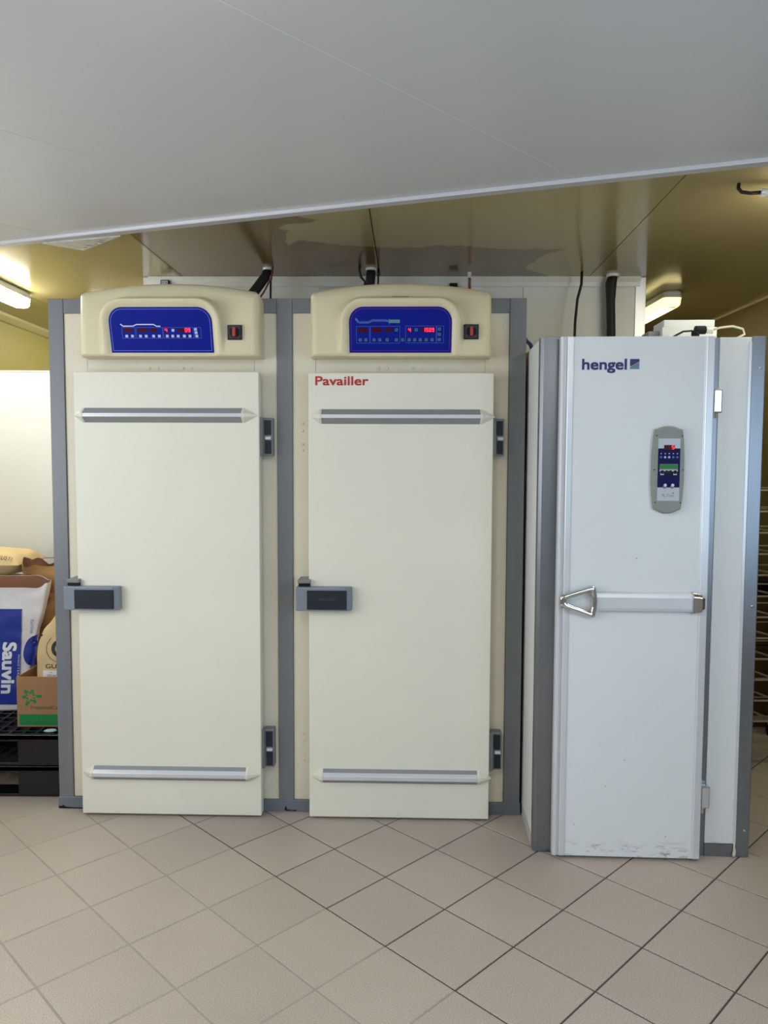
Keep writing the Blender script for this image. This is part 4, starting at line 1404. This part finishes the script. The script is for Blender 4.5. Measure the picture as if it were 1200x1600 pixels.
def gfront(x, z):
    pts = [p for p in gring(max(0.04, min(0.99, z / 0.50))) if p[1] < 0.02]
    pts.sort(key=lambda p: p[0])
    for a, b in zip(pts[:-1], pts[1:]):
        if a[0] <= x <= b[0]:
            w = (x - a[0]) / max(1e-9, b[0] - a[0])
            return a[1] * (1 - w) + b[1] * w
    return pts[0][1] if x < pts[0][0] else pts[-1][1]


def ring_print(name, m, cx, cz, r0, r1, a0, a1):
    vs, fs = [], []
    nn = 30
    for k in range(nn + 1):
        a = radians(a0 + (a1 - a0) * k / nn)
        for r in (r0, r1):
            x, z = cx + r * cos(a), cz + r * sin(a)
            vs.append((x, gfront(x, z) - 0.003, z))
    for k in range(nn):
        fs.append((2 * k, 2 * k + 1, 2 * k + 3, 2 * k + 2))
    MB().add(vs, fs).build(name, m, GS)


ring_print('ring_print', M_inkdark, 0.020, 0.365, 0.026, 0.043, 40, 320)
ring_print('thin_ring_print', M_inkdark, 0.020, 0.365, 0.066, 0.068, 130, 290)
letters('sack_lettering', 'GUSTI', 0.021, lambda x, z: (-0.050 + x, gfront(-0.050 + x, 0.268 + z) - 0.003, 0.268 + z), M_inkdark, GS, width=0.105)
lb = MB()
vs = [(x, gfront(x, z) - 0.004, z) for z in (0.20, 0.22, 0.24, 0.258) for x in (-0.062, -0.03, 0.0, 0.03, 0.06)]
fs = [(j * 5 + i, j * 5 + i + 1, j * 5 + i + 6, j * 5 + i + 5) for j in range(3) for i in range(4)]
lb.add(vs, fs).build('paper_label', M_label, GS)
letters('label_lettering', 'Gran', 0.012, lambda x, z: (-0.040 + x, gfront(-0.040 + x, 0.229 + z) - 0.0055, 0.229 + z), M_inkgrey, GS, width=0.05, shear=0.2)
MB().box(-0.028, -0.016, gfront(-0.02, .25) - 0.0058, gfront(-0.02, .25) - 0.005, 0.2485, 0.2500).build('label_mark', M_inkgrey, GS)
MB().cyl((-0.076, gfront(-0.076, 0.43) - 0.001, 0.425), (0, -1, 0), 0.006, 0.003, 5).build('ink_mark', M_inkdark, GS)


# lying filled sacks
def pillow(name, label, cx, cy, z0, L, W, H, m, seed, group=None):
    t = thing(name, label, 'sack', (cx, cy, z0), 0, group)
    nu, nv = 30, 18
    vs, fs = [], []
    for side in (1, -1):
        base = len(vs)
        for j in range(nv + 1):
            for i in range(nu + 1):
                u, v = 2 * i / nu - 1, 2 * j / nv - 1
                th = (1 - abs(u) ** 4) ** 0.5 * (1 - abs(v) ** 4) ** 0.5
                nv_ = mnoise.noise(Vector((u * 3 + seed, v * 3, side))) * 0.010
                z = H / 2 + side * (H / 2) * th + (nv_ * th if side > 0 else 0)
                vs.append((u * L / 2, v * W / 2, max(0, z)))
        for j in range(nv):
            for i in range(nu):
                a = base + j * (nu + 1) + i
                f = (a, a + 1, a + nu + 2, a + nu + 1)
                fs.append(f if side > 0 else f[::-1])
    me = MB().add(vs, fs)
    o = me.build('paper', m, t, smooth=True)
    return t


zz = PZ
for k, pos in enumerate(('lowest', 'second lowest', 'third', 'uppermost')):
    pillow('flour_sack', 'white filled sack, %s of the pile under the tan sack' % pos, -2.27, 4.235, zz, 0.60, 0.36, 0.158, M_paperwhite, k * 5, 'white filled sacks in the pile')
    zz += 0.168
GT = pillow('flour_sack', 'tan filled sack lying on top of the pile', -2.245, 4.20, zz - 0.004, 0.60, 0.34, 0.150, M_tanpaper, 33)


def on_tan(x, y):
    """point of the lying sack's front slope: x along it, y up the slope"""
    u, v = x / 0.30, -0.955 + y / 0.17
    th = (1 - abs(u) ** 4) ** 0.5 * (1 - abs(v) ** 4) ** 0.5
    z = 0.075 + 0.075 * th + mnoise.noise(Vector((u * 3 + 33, v * 3, 1))) * 0.010 * th
    return (x, v * 0.17 - 0.003, z + 0.003)


letters('sack_lettering', 'GUSTI', 0.022, lambda x, z: on_tan(0.184 + x, z), M_inkdark, GT, width=0.080)
letters('sack_lettering', 'R', 0.022, lambda x, z: on_tan(0.148 + x, z), M_inkdark, GT)

# small scrap on the pallet
t = tag(MB().pz([(-1.628, 3.590), (-1.605, 3.582), (-1.578, 3.588), (-1.570, 3.604), (-1.592, 3.618), (-1.620, 3.612)], PZ, PZ + 0.006).build('paper_scrap', mat('pale_blue_scrap', '#A9C4CC', 0.6), bevel=0.001), 'pale blue scrap lying on the pallet below the carton', 'scrap')

# ------------------------------------------------------------------ wire rack and crates at the right edge
RK = thing('wire_rack', 'tall wire tray rack standing behind the white freezer at right', 'rack', (1.72, 3.98, 0), 0)
rw, rdp = 0.56, 0.42
for x in (0.0, rw):
    for y in (0.0, rdp):
        MB().box(x - 0.012, x + 0.012, y - 0.012, y + 0.012, 0.09, 1.62).build('upright', M_rack, RK)
        MB().cyl((x - 0.012, y, 0.045), (1, 0, 0), 0.045, 0.024, 18).build('caster', M_black, RK)
        MB().box(x - 0.016, x + 0.016, y - 0.016, y + 0.016, 0.07, 0.10).build('caster_fork', M_rack, RK)
MB().box(0, rw, -0.012, 0.012, 0.095, 0.122).build('base_rail', M_rack, RK)
MB().box(0, rw, rdp - 0.012, rdp + 0.012, 0.095, 0.122).build('base_rail', M_rack, RK)
MB().box(rw - 0.012, rw + 0.012, 0.012, rdp - .012, 0.095, 0.122).build('base_rail', M_rack, RK)
MB().box(-0.012, 0.012, 0.012, rdp - .012, 0.095, 0.122).build('base_rail', M_rack, RK)
MB().prism([(rw * .42, 0, .097), (rw * .42 + .03, 0, .097), (rw * .42 + .03, 0, .12), (rw * .42, 0, .12)], [(rw * .40, rdp, .097), (rw * .40 + .03, rdp, .097), (rw * .40 + .03, rdp, .12), (rw * .40, rdp, .12)]).build('base_brace', M_rack, RK)
for k in range(12):
    z = 0.235 + k * 0.1115
    tr = MB()
    tr.tube([(0, 0, z), (rw, 0, z)], 0.0055, 8)
    tr.tube([(0, rdp, z), (rw, rdp, z)], 0.0045, 8)
    tr.tube([(rw * .62, 0.0, z + 0.008), (rw * .40, rdp, z + 0.008)], 0.0055, 8)
    tr.tube([(rw * .12, 0.0, z + 0.008), (rw * .12, rdp, z + 0.008)], 0.0045, 8)
    tr.build('tray_runner', M_rack, RK)
CR = thing('storage_crate', 'dark brown crate on the shelf behind the wire rack', 'crate', (2.19, 4.56, 0), 0)
for (z0, z1) in ((0.0, 0.50), (0.505, 0.80)):
    MB().box(0, 0.19, 0, 0.14, z0, z1).build('crate_wall', M_brown, CR, bevel=0.006)
MB().box(-0.01, 0.20, -0.01, 0.15, 0.80, 0.90).build('crate_lid', M_black, CR, bevel=0.006)
